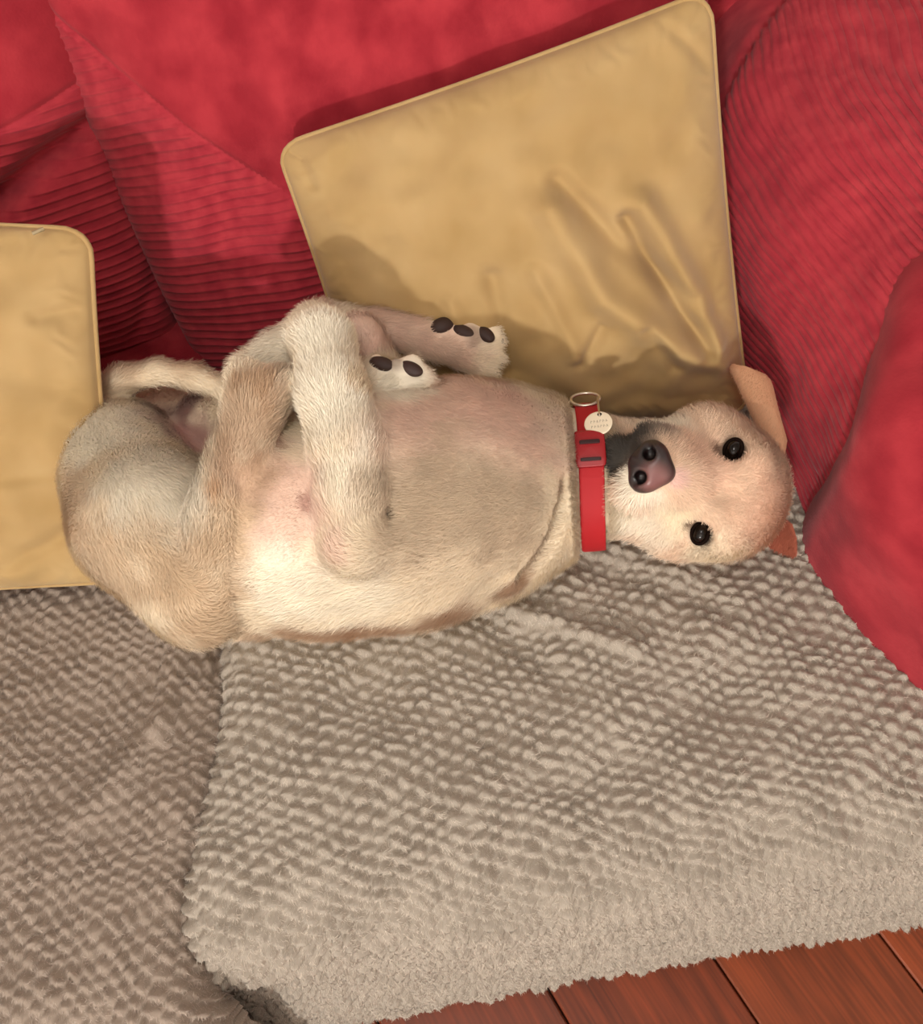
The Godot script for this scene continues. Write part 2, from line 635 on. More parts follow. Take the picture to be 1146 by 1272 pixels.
# One throw over one seat cushion. The path runs from the back of the seat to the front edge and down to the floor.
func throw_surface(x0: Callable, x1f: Callable, face: Callable, top: float, nu: int, nv: int, ang: float, cw: float, ch: float, amp: float, creases: Array, seed_: float, gap: float) -> Array:
	var v := PackedVector3Array()
	var idx := grid_index(nu, nv)
	var z_back := -0.175
	var right: bool = x1f.call(0.0) > 0.2
	var r := 0.085
	for j in nv + 1:
		for i in nu + 1:
			var u := float(i) / nu
			var k := float(j) / nv
			var zf0: float = face.call(0.0)
			var x_guess := lerpf(float(x0.call(0.2)), float(x1f.call(0.2)), u)
			var zf: float = face.call(x_guess)
			# arc length
			var flat := zf - r - z_back
			var arc := r * PI * 0.5
			var drop := top - r - 0.012
			var s := k * (flat + arc + drop)
			var z := 0.0
			var y := 0.0
			var n := Vector3.UP
			if s < flat:
				z = z_back + s
				y = top
			elif s < flat + arc:
				var th := (s - flat) / r
				z = zf - r + sin(th) * r
				y = top - r + cos(th) * r
				n = Vector3(0, cos(th), sin(th))
			else:
				z = zf + 0.012 * smooth(0.0, drop, s - flat - arc)
				y = top - r - (s - flat - arc)
				n = Vector3(0, 0, 1)
			var xl: float = x0.call(minf(z, zf))
			var x1: float = x1f.call(z)
			var x := lerpf(xl, x1, u)
			# soft sag, and the fall into the gap between the two cushions
			var soft := noise_b.get_noise_2d(x * 5.0 + seed_, s * 5.0) * 0.007
			var edge_l := x - xl
			var edge_r := x1 - x
			var fall := 0.0
			if not right:
				fall = edge_r
			else:
				fall = edge_l
			var q := clampf(1.0 - fall / gap, 0.0, 1.0)
			var sink := gap * 1.3 * (1.0 - sqrt(maxf(0.0, 1.0 - q * q)))
			var plan := Vector2(x, s)
			for cr in creases:
				var d := seg_dist(Vector2(x, z), cr[0], cr[1])
				soft += float(cr[3]) * exp(-pow(d / float(cr[2]), 2.0))
			var hgt := knit(plan, ang, cw, ch) * amp * (1.0 + 0.9 * n.z) * (1.0 + 0.6 * noise_b.get_noise_2d(x * 20.0, s * 20.0))
			hgt += noise_a.get_noise_2d(x * 260.0, s * 260.0) * 0.0011
			var side := Vector3(-1.0 if right else 1.0, 0, 0)
			var nn := (n * (1.0 - 0.7 * q) + side * 0.5 * q).normalized()
			v.append(Vector3(x, y, z) + n * (soft - sink) + nn * hgt)
	return solid(v, idx, Vector3(0.1 if right else -0.5, 0.1, 0.0))

func add_pile(arr: Array, m: Material, parent: Node3D, density: float, length: float, width: float, base: Color, limits: AABB) -> void:
	var v: PackedVector3Array = arr[Mesh.ARRAY_VERTEX]
	var n: PackedVector3Array = arr[Mesh.ARRAY_NORMAL]
	var cols := PackedColorArray()
	cols.resize(v.size())
	cols.fill(base)
	var flow := PackedVector3Array()
	flow.resize(v.size())
	for i in v.size():
		flow[i] = Vector3(0.5 * noise_b.get_noise_2d(v[i].x * 25.0, v[i].z * 25.0) + 0.25, -0.35 * n[i].z, 0.7 + noise_b.get_noise_2d(v[i].x * 25.0 + 50.0, v[i].z * 25.0))
	var o := scatter_hair([[v, n, cols, flow, arr[Mesh.ARRAY_INDEX]]], density, length, width, 0.45, limits)
	o.name = "pile"
	o.material_override = m
	o.set_meta("kind", "stuff")
	parent.add_child(o, true)

func throws() -> void:
	var pile := mat(Color.WHITE, 0.9, 0.6, 0.15)
	pile.vertex_color_use_as_albedo = true
	var cloth := mat(Color(0.63, 0.588, 0.54), 0.95, 0.5, 0.1)
	var limits := AABB(Vector3(-0.5, 0.0, -0.2), Vector3(1.15, 0.6, 0.8))
	var gapline := func(z: float) -> float: return -0.222 - 0.012 * smooth(0.2, 0.36, z) + 0.012 * smooth(0.1, 0.2, z)
	var right := thing("throw_blanket", "grey beige plush waffle-knit throw under the dog, reaching the floor in front", "throw", Vector3(0.15, 0.0, 0.1), "plush throws on the seat")
	var arr := throw_surface(gapline, func(_z: float) -> float: return 0.62,
		func(x: float) -> float: return 0.385 - 0.165 * (x + 0.1), SEAT, 400, 500, 0.3, 0.0150, 0.0112, 0.0060,
		[[Vector2(0.0199, 0.0946), Vector2(0.1549, 0.1465), 0.008, 0.008], [Vector2(0.0961, 0.0482), Vector2(0.2391, 0.1069), 0.014, -0.006], [Vector2(-0.0096, 0.0905), Vector2(0.089, 0.1768), 0.012, -0.005], [Vector2(0.0302, 0.3132), Vector2(0.2281, 0.1842), 0.03, -0.006]], 3.0, 0.03)
	var o := part("blanket", to_mesh(arr), cloth, right)
	o.position = -right.position
	add_pile(arr, pile, right, 17.0, 0.0043, 0.0005, rgb(194, 181, 166), limits)
	(right.get_child(right.get_child_count() - 1) as Node3D).position = -right.position
	var left := thing("throw_blanket", "pinkish grey plush waffle-knit throw beside the gap, in front of the left tan pillow", "throw", Vector3(-0.5, 0.0, 0.1), "plush throws on the seat")
	arr = throw_surface(func(_z: float) -> float: return -0.80, func(z: float) -> float: return gapline.call(minf(z, 0.42)) + 0.02 + 0.030 * smooth(0.38, 0.5, z), func(_x: float) -> float: return 0.49, SEAT - 0.020, 280, 460, 0.62, 0.0135, 0.0105, 0.0058,
		[[Vector2(-0.2578, 0.1989), Vector2(-0.3152, 0.2878), 0.012, 0.006], [Vector2(-0.2568, 0.1387), Vector2(-0.2623, 0.2132), 0.008, 0.008]], 13.0, 0.045)
	o = part("blanket", to_mesh(arr), cloth_left(), left)
	o.position = -left.position
	add_pile(arr, pile, left, 16.0, 0.0042, 0.0005, rgb(176, 160, 147), limits)
	(left.get_child(left.get_child_count() - 1) as Node3D).position = -left.position

func cloth_left() -> StandardMaterial3D:
	return mat(Color(0.58, 0.52, 0.47), 0.95, 0.5, 0.1)

# ------------------------------------------------------------------ hair and pile
func hair_mesh() -> ArrayMesh:
	var st := SurfaceTool.new()
	st.begin(Mesh.PRIMITIVE_TRIANGLES)
	var ys := [0.0, 0.4, 0.75, 1.0]
	var zs := [0.0, 0.26, 0.34, 0.3]
	var ws := [0.5, 0.42, 0.28, 0.0]
	for i in 3:
		var a := Vector3(-ws[i], ys[i], zs[i])
		var b := Vector3(ws[i], ys[i], zs[i])
		var c := Vector3(-ws[i + 1], ys[i + 1], zs[i + 1])
		var d := Vector3(ws[i + 1], ys[i + 1], zs[i + 1])
		for p in ([a, c, b, b, c, d] if i < 2 else [a, c, b]):
			st.set_normal(Vector3(0, -0.15, 1).normalized())
			st.add_vertex(p)
	return st.commit()

# parts: [vertices, normals, linear colours, flow, indices (, length factors)]; density in hairs per square centimetre
func scatter_hair(parts: Array, density: float, length: float, width: float, jitter: float, limits: AABB) -> MultiMeshInstance3D:
	var buf := PackedFloat32Array()
	var count := 0
	var cap := 640000
	buf.resize(cap * 16)
	for q in parts:
		var v: PackedVector3Array = q[0]
		var n: PackedVector3Array = q[1]
		var col: PackedColorArray = q[2]
		var flow: PackedVector3Array = q[3]
		var idx: PackedInt32Array = q[4]
		var lens: PackedFloat32Array = q[5] if q.size() > 5 else PackedFloat32Array()
		for t in range(0, idx.size(), 3):
			var i0 := idx[t]
			var i1 := idx[t + 1]
			var i2 := idx[t + 2]
			var a := v[i0]
			if not limits.has_point(a) or n[i0].y < -0.35:
				continue
			var area := (v[i1] - a).cross(v[i2] - a).length() * 0.5
			var want := area * 10000.0 * density + rng.randf()
			var m := int(want)
			for k in m:
				if count >= cap:
					break
				var r1 := sqrt(rng.randf())
				var r2 := rng.randf()
				var w0 := 1.0 - r1
				var w1 := r1 * (1.0 - r2)
				var w2 := r1 * r2
				var lf := 1.0
				if lens.size():
					lf = lens[i0]
					if lf < 0.05:
						continue
				var p := a * w0 + v[i1] * w1 + v[i2] * w2
				var nn := (n[i0] * w0 + n[i1] * w1 + n[i2] * w2).normalized()
				var fl := flow[i0] * w0 + flow[i1] * w1 + flow[i2] * w2
				fl += Vector3(rng.randfn(0, jitter), rng.randfn(0, jitter), rng.randfn(0, jitter))
				fl -= nn * fl.dot(nn)
				if fl.length_squared() < 1e-6:
					continue
				fl = fl.normalized()
				var lift := rng.randf_range(-0.05, 0.35)
				var y := (fl + nn * lift).normalized()
				var x := y.cross(nn).normalized()
				var z := x.cross(y)
				var L := length * lf * rng.randf_range(0.65, 1.25)
				var W := width * rng.randf_range(0.7, 1.2)
				var c := col[i0]
				var g := rng.randf_range(0.86, 1.12)
				p -= nn * 0.0006
				var o := count * 16
				buf[o] = x.x * W
				buf[o + 1] = y.x * L
				buf[o + 2] = z.x * L
				buf[o + 3] = p.x
				buf[o + 4] = x.y * W
				buf[o + 5] = y.y * L
				buf[o + 6] = z.y * L
				buf[o + 7] = p.y
				buf[o + 8] = x.z * W
				buf[o + 9] = y.z * L
				buf[o + 10] = z.z * L
				buf[o + 11] = p.z
				buf[o + 12] = minf(1.0, c.r * g)
				buf[o + 13] = minf(1.0, c.g * g)
				buf[o + 14] = minf(1.0, c.b * g)
				buf[o + 15] = 1.0
				count += 1
	buf.resize(count * 16)
	var mm := MultiMesh.new()
	mm.transform_format = MultiMesh.TRANSFORM_3D
	mm.use_colors = true
	mm.mesh = hair_mesh()
	mm.instance_count = count
	mm.buffer = buf
	var o2 := MultiMeshInstance3D.new()
	o2.multimesh = mm
	print("hairs ", count)
	return o2

# ------------------------------------------------------------------ tan pillows
# Corners in order top left, top right, bottom right, bottom left of the pillow's middle plane.
func tan_pillow(label: String, c: Array, thick: float, folds: Array, nrm: Vector3, seed_: float) -> Node3D:
	var mid: Vector3 = (c[0] + c[1] + c[2] + c[3]) * 0.25
	var t := thing("throw_pillow", label, "pillow", mid, "tan scatter pillows on the sofa")
	var m := triplanar(mat(Color.WHITE, 0.8, 0.35, 0.2), noise_tex(0.02, 21, [Color(0.635, 0.515, 0.335), Color(0.675, 0.555, 0.375), Color(0.705, 0.59, 0.415)], [0.2, 0.5, 0.85], 256, 4), 2.2)
	var inset := func(u: float, w: float) -> Vector2:
		# corners stay sharp but rounded; sides curve inward a little
		var a := u * sqrt(1.0 - 0.03 * w * w) * (1.0 - 0.035 * (1.0 - pow(w, 2.0)) * u * u)
		var b := w * sqrt(1.0 - 0.03 * u * u) * (1.0 - 0.035 * (1.0 - pow(u, 2.0)) * w * w)
		var k := 0.86
		var d := Vector2(absf(a), absf(b)) - Vector2(k, k)
		if d.x > 0.0 and d.y > 0.0:
			var mx := maxf(d.x, d.y)
			var r := d.normalized() * mx
			a = signf(a) * (k + r.x)
			b = signf(b) * (k + r.y)
		return Vector2(a, b)
	var flat := func(p: Vector2) -> Vector3:
		var u := p.x * 0.5 + 0.5
		var w := p.y * 0.5 + 0.5
		return (c[3] * (1 - u) + c[2] * u) * (1 - w) + (c[0] * (1 - u) + c[1] * u) * w
	for side in [1.0, -1.0]:
		var n := 150 if side > 0.0 else 40
		var f := func(uu: float, ww: float) -> Vector3:
			var u := uu * 2.0 - 1.0
			var w := ww * 2.0 - 1.0
			var p: Vector2 = inset.call(u, w)
			var h := pow(maxf(0.0, (1.0 - pow(absf(u), 2.4)) * (1.0 - pow(absf(w), 2.4))), 0.55) * thick
			if side > 0.0:
				var em := minf(1.0, 6.0 * minf(1.0 - absf(u), 1.0 - absf(w)))
				h += noise_b.get_noise_2d(u * 2.2 + seed_, w * 2.2) * 0.008 * em
				for fo in folds:
					var d := 9.0
					for k in range(1, fo.size() - 2):
						d = minf(d, seg_dist(Vector2(u, w), fo[k - 1], fo[k]))
					var width: float = fo[fo.size() - 2]
					h += float(fo[fo.size() - 1]) * (exp(-pow(d / width, 2.0))) * em
				# slight seam pucker along the piping
				h += 0.0018 * sin((w if absf(u) > absf(w) else u) * 55.0 + 6.0 * noise_b.get_noise_2d(u * 4.0, w * 4.0)) * smooth(0.80, 0.97, maxf(absf(u), absf(w))) * em
			return flat.call(p) + nrm * h * side - mid
		part("cover" if side > 0.0 else "back_cover", sheet(n, n, f, -nrm * side * 0.3), m, t)
	var pts := PackedVector3Array()
	for k in 4:
		for i in 40:
			var s := i / 40.0 * 2.0 - 1.0
			var q: Vector2 = [Vector2(s, -1), Vector2(1, s), Vector2(-s, 1), Vector2(-1, -s)][k]
			var p: Vector2 = inset.call(q.x, q.y)
			pts.append(flat.call(p) - mid)
	part("piping", tube(pts, 0.0023, 8, true), m, t, "corded piping round the pillow's edge")
	return t

func tan_pillows() -> void:
	var nrm := Vector3(0, 0.482, 0.876)
	var c := [Vector3(-0.1632, 0.7039, -0.2147), Vector3(0.202, 0.8111, -0.2736), Vector3(0.2871, 0.482, -0.0926), Vector3(-0.0951, 0.459, -0.0799)]
	tan_pillow("large tan pillow behind the dog, tilted, leaning on the middle red cushion", c, 0.058, [
		[Vector2(0.211, 0.438), Vector2(0.430, 0.079), Vector2(0.742, -0.270), 0.05, -0.012],
		[Vector2(0.156, 0.325), Vector2(0.320, -0.148), Vector2(0.635, -0.492), Vector2(0.863, -0.638), 0.08, 0.021],
		[Vector2(0.568, 0.248), Vector2(0.717, -0.147), Vector2(0.855, -0.521), 0.06, 0.016],
		[Vector2(0.484, 0.189), Vector2(0.630, -0.210), Vector2(0.791, -0.552), 0.04, -0.015],
		[Vector2(-0.159, 0.055), Vector2(-0.157, -0.270), Vector2(-0.179, -0.499), 0.04, -0.006],
		[Vector2(-0.370, -0.030), Vector2(-0.318, -0.380), 0.04, 0.006],
		[Vector2(0.035, 0.049), Vector2(0.134, -0.327), Vector2(0.152, -0.462), 0.04, 0.005],
		[Vector2(0.492, -0.348), Vector2(0.620, -0.610), 0.035, -0.008],
		[Vector2(0.296, -0.313), Vector2(0.165, -0.507), 0.03, -0.006],
		[Vector2(0.795, 0.931), Vector2(0.960, 0.719), 0.03, -0.006],
		[Vector2(-0.905, 0.894), Vector2(-0.882, 0.746), 0.03, -0.005],
	], nrm, 1.0)
	var nl := Vector3(0.05, 0.66, 0.75).normalized()
	var cl := [Vector3(-0.685, 0.725, -0.13), Vector3(-0.2929, 0.712, -0.1046), Vector3(-0.3085, 0.456, 0.0812), Vector3(-0.72, 0.456, 0.115)]
	var q := tan_pillow("tan pillow at the left edge, behind the dog's rump", cl, 0.05, [
		[Vector2(0.8, 0.55), Vector2(0.92, 0.58), Vector2(0.98, 0.60), 0.04, -0.006],
		[Vector2(0.55, -0.82), Vector2(0.95, -0.55), 0.05, -0.006],
		[Vector2(0.45, -0.30), Vector2(0.9, -0.28), 0.04, -0.003],
	], nl, 5.0)
	var zip := tube(PackedVector3Array([Vector3(-0.3347, 0.72, -0.0875), Vector3(-0.3271, 0.72, -0.0929)]), 0.0016, 6)
	part("zip_pull", zip, mat(Color(0.62, 0.55, 0.42), 0.5), q, "small zip pull on the top edge").position = -q.position

# ------------------------------------------------------------------ implicit surfaces
func mesh_field(P: Array, cell: float) -> Array:
	var A := PackedVector3Array()
	var BA := PackedVector3Array()
	var BB := PackedFloat32Array()
	var RA := PackedFloat32Array()
	var RB := PackedFloat32Array()
	var K := PackedFloat32Array()
	var S := PackedFloat32Array()
	var lo := Vector3.ONE * 1e9
	var hi := Vector3.ONE * -1e9
	for p in P:
		A.append(p[0])
		var ba: Vector3 = p[2] - p[0]
		BA.append(ba)
		BB.append(maxf(ba.length_squared(), 1e-12))
		RA.append(p[1])
		RB.append(p[3])
		K.append(p[4])
		S.append(p[5])
		if p[5] > 0.0:
			for q in [[p[0], p[1]], [p[2], p[3]]]:
				lo = lo.min(q[0] - Vector3.ONE * q[1])
				hi = hi.max(q[0] + Vector3.ONE * q[1])
	lo -= Vector3.ONE * (cell * 3.0 + 0.012)
	hi += Vector3.ONE * (cell * 3.0 + 0.012)
	var BS := 6
	var bx := int(ceil((hi.x - lo.x) / (cell * BS)))
	var by := int(ceil((hi.y - lo.y) / (cell * BS)))
	var bz := int(ceil((hi.z - lo.z) / (cell * BS)))
	var nx := bx * BS + 1
	var ny := by * BS + 1
	var nz := bz * BS + 1
	var F := PackedFloat32Array()
	F.resize(nx * ny * nz)
	F.fill(1.0)
	var diag := cell * BS * 0.8661
	var active := []
	var np := A.size()
	for k in bz:
		for j in by:
			for i in bx:
				var c := lo + Vector3(i + 0.5, j + 0.5, k + 0.5) * (cell * BS)
				var d := 1e3
				var dmin := 1e3
				var ds := PackedFloat32Array()
				ds.resize(np)
				for n in np:
					var pa := c - A[n]
					var h := clampf(pa.dot(BA[n]) / BB[n], 0.0, 1.0)
					var di := (pa - BA[n] * h).length() - lerpf(RA[n], RB[n], h)
					ds[n] = di
					var kk := K[n]
					if S[n] > 0.0:
						var hh := maxf(kk - absf(d - di), 0.0) / kk
						d = minf(d, di) - hh * hh * kk * 0.25
						dmin = minf(dmin, di)
					else:
						var hh := maxf(kk - absf(d + di), 0.0) / kk
						d = maxf(d, -di) + hh * hh * kk * 0.25
				if absf(d) > diag * 1.15 + 0.004:
					if d < 0.0:
						for z in range(k * BS, k * BS + BS + 1):
							for y in range(j * BS, j * BS + BS + 1):
								var o := (z * ny + y) * nx
								for x in range(i * BS, i * BS + BS + 1):
									F[o + x] = -1.0
					continue
				var list := PackedInt32Array()
				for n in np:
					if ds[n] < dmin + 2.0 * diag + K[n] or (S[n] < 0.0 and ds[n] < diag + K[n]):
						list.append(n)
				active.append([i, j, k, list])
	for blk in active:
		var list: PackedInt32Array = blk[3]
		for z in range(blk[2] * BS, blk[2] * BS + BS + 1):
			for y in range(blk[1] * BS, blk[1] * BS + BS + 1):
				var o: int = (z * ny + y) * nx
				for x in range(blk[0] * BS, blk[0] * BS + BS + 1):
					var c := lo + Vector3(x, y, z) * cell
					var d := 1e3
					for n in list:
						var pa := c - A[n]
						var h := clampf(pa.dot(BA[n]) / BB[n], 0.0, 1.0)
						var di := (pa - BA[n] * h).length() - lerpf(RA[n], RB[n], h)
						var kk := K[n]
						if S[n] > 0.0:
							var hh := maxf(kk - absf(d - di), 0.0) / kk
							d = minf(d, di) - hh * hh * kk * 0.25
						else:
							var hh := maxf(kk - absf(d + di), 0.0) / kk
							d = maxf(d, -di) + hh * hh * kk * 0.25
					F[o + x] = d
	var VI := PackedInt32Array()
	VI.resize(nx * ny * nz)
	VI.fill(-1)
	var v := PackedVector3Array()
	var cells := PackedInt32Array()
	var dy := nx
	var dz := nx * ny
	var offs := [0, 1, dy, dy + 1, dz, dz + 1, dz + dy, dz + dy + 1]
	var edges := [[0, 1], [2, 3], [4, 5], [6, 7], [0, 2], [1, 3], [4, 6], [5, 7], [0, 4], [1, 5], [2, 6], [3, 7]]
	for blk in active:
		for z in range(blk[2] * BS, blk[2] * BS + BS):
			for y in range(blk[1] * BS, blk[1] * BS + BS):
				for x in range(blk[0] * BS, blk[0] * BS + BS):
					var o: int = (z * ny + y) * nx + x
					var neg := 0
					for q in 8:
						if F[o + offs[q]] < 0.0:
							neg += 1
					if neg == 0 or neg == 8:
						continue
					var s := Vector3.ZERO
					var m := 0
					for e in edges:
						var fa := F[o + offs[e[0]]]
						var fb := F[o + offs[e[1]]]
						if (fa < 0.0) != (fb < 0.0):
							var t := fa / (fa - fb)
							var pa := Vector3(e[0] & 1, (e[0] >> 1) & 1, e[0] >> 2)
							var pb := Vector3(e[1] & 1, (e[1] >> 1) & 1, e[1] >> 2)
							s += pa.lerp(pb, t)
							m += 1
					VI[o] = v.size()
					v.append(lo + (Vector3(x, y, z) + s / m) * cell)
					cells.append(o)
	var idx := PackedInt32Array()
	for o in cells:
		var f0 := F[o] < 0.0
		for ax in 3:
			var step: int = [1, dy, dz][ax]
			if (F[o + step] < 0.0) == f0:
				continue
			var p: int = [dy, dz, 1][ax]
			var q: int = [dz, 1, dy][ax]
			var a := VI[o]
			var b := VI[o - p]
			var c := VI[o - p - q]
			var d := VI[o - q]
			if a < 0 or b < 0 or c < 0 or d < 0:
				continue
			if f0:
				idx.append_array([a, c, b, a, d, c])
			else:
				idx.append_array([a, b, c, a, c, d])
	return [v, idx]

# ------------------------------------------------------------------ dog
func chain(P: Array, joints: Array, k: float, sign := 1.0, k_rest := 0.008) -> void:
	for i in joints.size() - 1:
		P.append([joints[i][0], joints[i][1], joints[i + 1][0], joints[i + 1][1], k if i == 0 else minf(k, k_rest), sign])

func blob(P: Array, j: Array, k: float, sign := 1.0) -> void:
	P.append([j[0], j[1], j[0] + Vector3(0.0004, 0, 0), j[1], k, sign])

# Coat colours and the lie of the hair at each vertex.
func coat(v: PackedVector3Array, P: Array, base: Color, paints: Array, lengths: Array) -> Array:
	var cols := PackedColorArray()
	var flow := PackedVector3Array()
	var lens := PackedFloat32Array()
	cols.resize(v.size())
	flow.resize(v.size())
	lens.resize(v.size())
	for i in v.size():
		var p := v[i]
		var f := Vector3.ZERO
		for q in P:
			if q[5] < 0.0:
				continue
			var ba: Vector3 = q[2] - q[0]
			var l2 := ba.length_squared()
			if l2 < 1e-6:
				continue
			var pa: Vector3 = p - q[0]
			var h := clampf(pa.dot(ba) / l2, 0.0, 1.0)
			var d: float = (pa - ba * h).length() - lerpf(q[1], q[3], h)
			if d < 0.03:
				f += ba / sqrt(l2) * exp(-maxf(d, -0.03) / 0.006)
		f = f.normalized() if f.length_squared() > 1e-9 else Vector3.LEFT
		f += 0.35 * Vector3(noise_b.get_noise_3d(p.x * 18.0, p.y * 18.0, p.z * 18.0), noise_b.get_noise_3d(p.x * 18.0 + 30.0, p.y * 18.0, p.z * 18.0), noise_b.get_noise_3d(p.x * 18.0 + 60.0, p.y * 18.0, p.z * 18.0))
		flow[i] = f
		var c := base
		for b in paints:
			var d2: float = (p - b[0]).length() / b[1] + 0.35 * noise_b.get_noise_3d(p.x * 30.0, p.y * 30.0, p.z * 30.0)
			if d2 < 1.0:
				c = c.lerp(b[2], b[3] * smooth(1.0, 0.35, d2))
		c *= 1.0 + 0.10 * noise_b.get_noise_3d(p.x * 45.0, p.y * 45.0, p.z * 45.0)
		cols[i] = Color(minf(c.r, 1.0), minf(c.g, 1.0), minf(c.b, 1.0))
		var L := 1.0
		for b in lengths:
			var d3: float = (p - b[0]).length() / b[1]
			if d3 < 1.0:
				L = lerpf(L, b[2], smooth(1.0, 0.6, d3))
		lens[i] = L
	return [cols, flow, lens]

# An ear: a flap along a centre line with half widths, cupped, with thickness.
func ear_arrays(mid: Array, wide: Array, half: Array, nrm: Vector3, thick: float, cup: float) -> Array:
	var nu := 18
	var nv := 24
	var v := PackedVector3Array()
	var curve := Curve3D.new()
	for p in mid:
		curve.add_point(p)
	var at := func(arr: Array, t: float) -> Variant:
		var x: float = t * (arr.size() - 1)
		var i := mini(int(x), arr.size() - 2)
		var s := smoothstep(0.0, 1.0, x - i)
		return arr[i] * (1.0 - s) + arr[i + 1] * s
	for side in [1.0, -1.0]:
		for j in nv + 1:
			for i in nu + 1:
				var t := float(j) / nv
				var u := float(i) / nu * 2.0 - 1.0
				var hw: float = at.call(half, t)
				hw *= sqrt(maxf(0.0, 1.0 - pow(maxf(0.0, (t - 0.86) / 0.14), 2.6)))
				var c: Vector3 = at.call(mid, t)
				var wd: Vector3 = at.call(wide, t)
				var rim := sqrt(maxf(0.0, 1.0 - u * u * u * u)) * sqrt(maxf(0.0, 1.0 - pow(t, 8.0)))
				v.append(c + wd * (u * hw) + nrm * (cup * (u * u) * hw + side * thick * 0.5 * rim))
	var idx := grid_index(nu, nv)
	var n1 := (nu + 1) * (nv + 1)
	var c2 := grid_index(nu, nv, false, n1)
	for t in range(0, c2.size(), 3):
		idx.append_array([c2[t], c2[t + 2], c2[t + 1]])
	var centre := Vector3.ZERO
	for p in mid:
		centre += p / mid.size()
	return solid(v, idx, centre)

func dog() -> void:
	var t := thing("dog", "cream dog lying on its back on the sofa, legs folded, wearing a red collar", "dog", Vector3(0, SEAT, 0))
	var skin := mat(Color.WHITE, 0.75, 0.25, 0.25)
	skin.vertex_color_use_as_albedo = true
	var B := []
	# trunk, from the neck to the rump
	chain(B, [[Vector3(0.1575, 0.518, 0.01), 0.0494], [Vector3(0.1191, 0.524, 0.0096), 0.0513], [Vector3(0.0985, 0.526, 0.0127), 0.0547], [Vector3(0.0779, 0.53, 0.0171), 0.0657], [Vector3(0.0471, 0.54, 0.0272), 0.0823], [Vector3(0.0048, 0.548, 0.0425), 0.0974], [Vector3(-0.0498, 0.55, 0.0593), 0.1023], [Vector3(-0.1183, 0.54, 0.0724), 0.093], [Vector3(-0.1778, 0.514, 0.0827), 0.0697], [Vector3(-0.2545, 0.502, 0.023), 0.0541], [Vector3(-0.3025, 0.502, -0.0215), 0.0465]], 0.012, 1.0, 0.012)
	# far thigh, shank, rear pastern and paw
	chain(B, [[Vector3(-0.2623, 0.5, -0.0508), 0.0413], [Vector3(-0.1734, 0.56, -0.0289), 0.0357], [Vector3(-0.1247, 0.58, -0.0311), 0.0294]], 0.012)
	chain(B, [[Vector3(-0.1266, 0.57, -0.039), 0.0284], [Vector3(-0.1292, 0.59, -0.0775), 0.0214], [Vector3(-0.1271, 0.602, -0.1066), 0.0158]], 0.008)
	chain(B, [[Vector3(-0.1271, 0.602, -0.1066), 0.0151], [Vector3(-0.074, 0.598, -0.1006), 0.0165], [Vector3(-0.018, 0.592, -0.0908), 0.0187], [Vector3(0.005, 0.588, -0.0906), 0.0202]], 0.006)
	# near thigh and shank
	chain(B, [[Vector3(-0.3011, 0.542, 0.0038), 0.0541], [Vector3(-0.2619, 0.55, 0.0721), 0.0623], [Vector3(-0.2225, 0.535, 0.1252), 0.0438], [Vector3(-0.2172, 0.522, 0.1364), 0.0334]], 0.014)
	chain(B, [[Vector3(-0.2106, 0.53, 0.133), 0.0372], [Vector3(-0.1906, 0.578, 0.0983), 0.0336], [Vector3(-0.1726, 0.622, 0.0598), 0.024], [Vector3(-0.1603, 0.652, 0.0258), 0.0213]], 0.012)
	chain(B, [[Vector3(-0.1606, 0.653, 0.0266), 0.0212], [Vector3(-0.1676, 0.659, 0.0107), 0.0151]], 0.008)
	chain(B, [[Vector3(-0.157, 0.653, 0.025), 0.02], [Vector3(-0.1427, 0.657, 0.0123), 0.0151]], 0.008)
	# near rear pastern, behind the foreleg, and its paw
	chain(B, [[Vector3(-0.147, 0.64, 0.0016), 0.0142], [Vector3(-0.1023, 0.62, -0.0215), 0.0147], [Vector3(-0.0698, 0.622, -0.0165), 0.0206], [Vector3(-0.05, 0.62, -0.0164), 0.0193]], 0.006)
	# near foreleg: shoulder, elbow, forearm, wrist and folded paw
	chain(B, [[Vector3(0.0328, 0.564, 0.0649), 0.0509], [Vector3(-0.0085, 0.58, 0.0843), 0.0547], [Vector3(-0.0734, 0.615, 0.1289), 0.0279]], 0.014)
	chain(B, [[Vector3(-0.0856, 0.615, 0.1289), 0.0231], [Vector3(-0.082, 0.636, 0.1049), 0.0277], [Vector3(-0.0857, 0.65, 0.0705), 0.0274], [Vector3(-0.0988, 0.66, 0.0243), 0.0255], [Vector3(-0.1107, 0.664, -0.0255), 0.0224]], 0.010)
	chain(B, [[Vector3(-0.1115, 0.66, -0.0299), 0.0226], [Vector3(-0.1186, 0.656, -0.0474), 0.017]], 0.012)
	chain(B, [[Vector3(-0.1191, 0.652, -0.0475), 0.0178], [Vector3(-0.1502, 0.642, -0.0339), 0.0165], [Vector3(-0.1782, 0.628, -0.0252), 0.0153]], 0.012)
	# far foreleg: bent wrist between forearm and far hind leg
	chain(B, [[Vector3(-0.0378, 0.56, -0.0289), 0.0314], [Vector3(-0.0779, 0.59, -0.0499), 0.0253], [Vector3(-0.0879, 0.616, -0.0693), 0.0228]], 0.008)
	# groin and skin folds
	chain(B, [[Vector3(-0.1535, 0.585, 0.024), 0.0108], [Vector3(-0.1406, 0.578, 0.0517), 0.0093], [Vector3(-0.1198, 0.565, 0.0828), 0.0066]], 0.012)
	chain(B, [[Vector3(-0.2833, 0.495, -0.0545), 0.0462], [Vector3(-0.2362, 0.5, -0.0275), 0.0438]], 0.012)
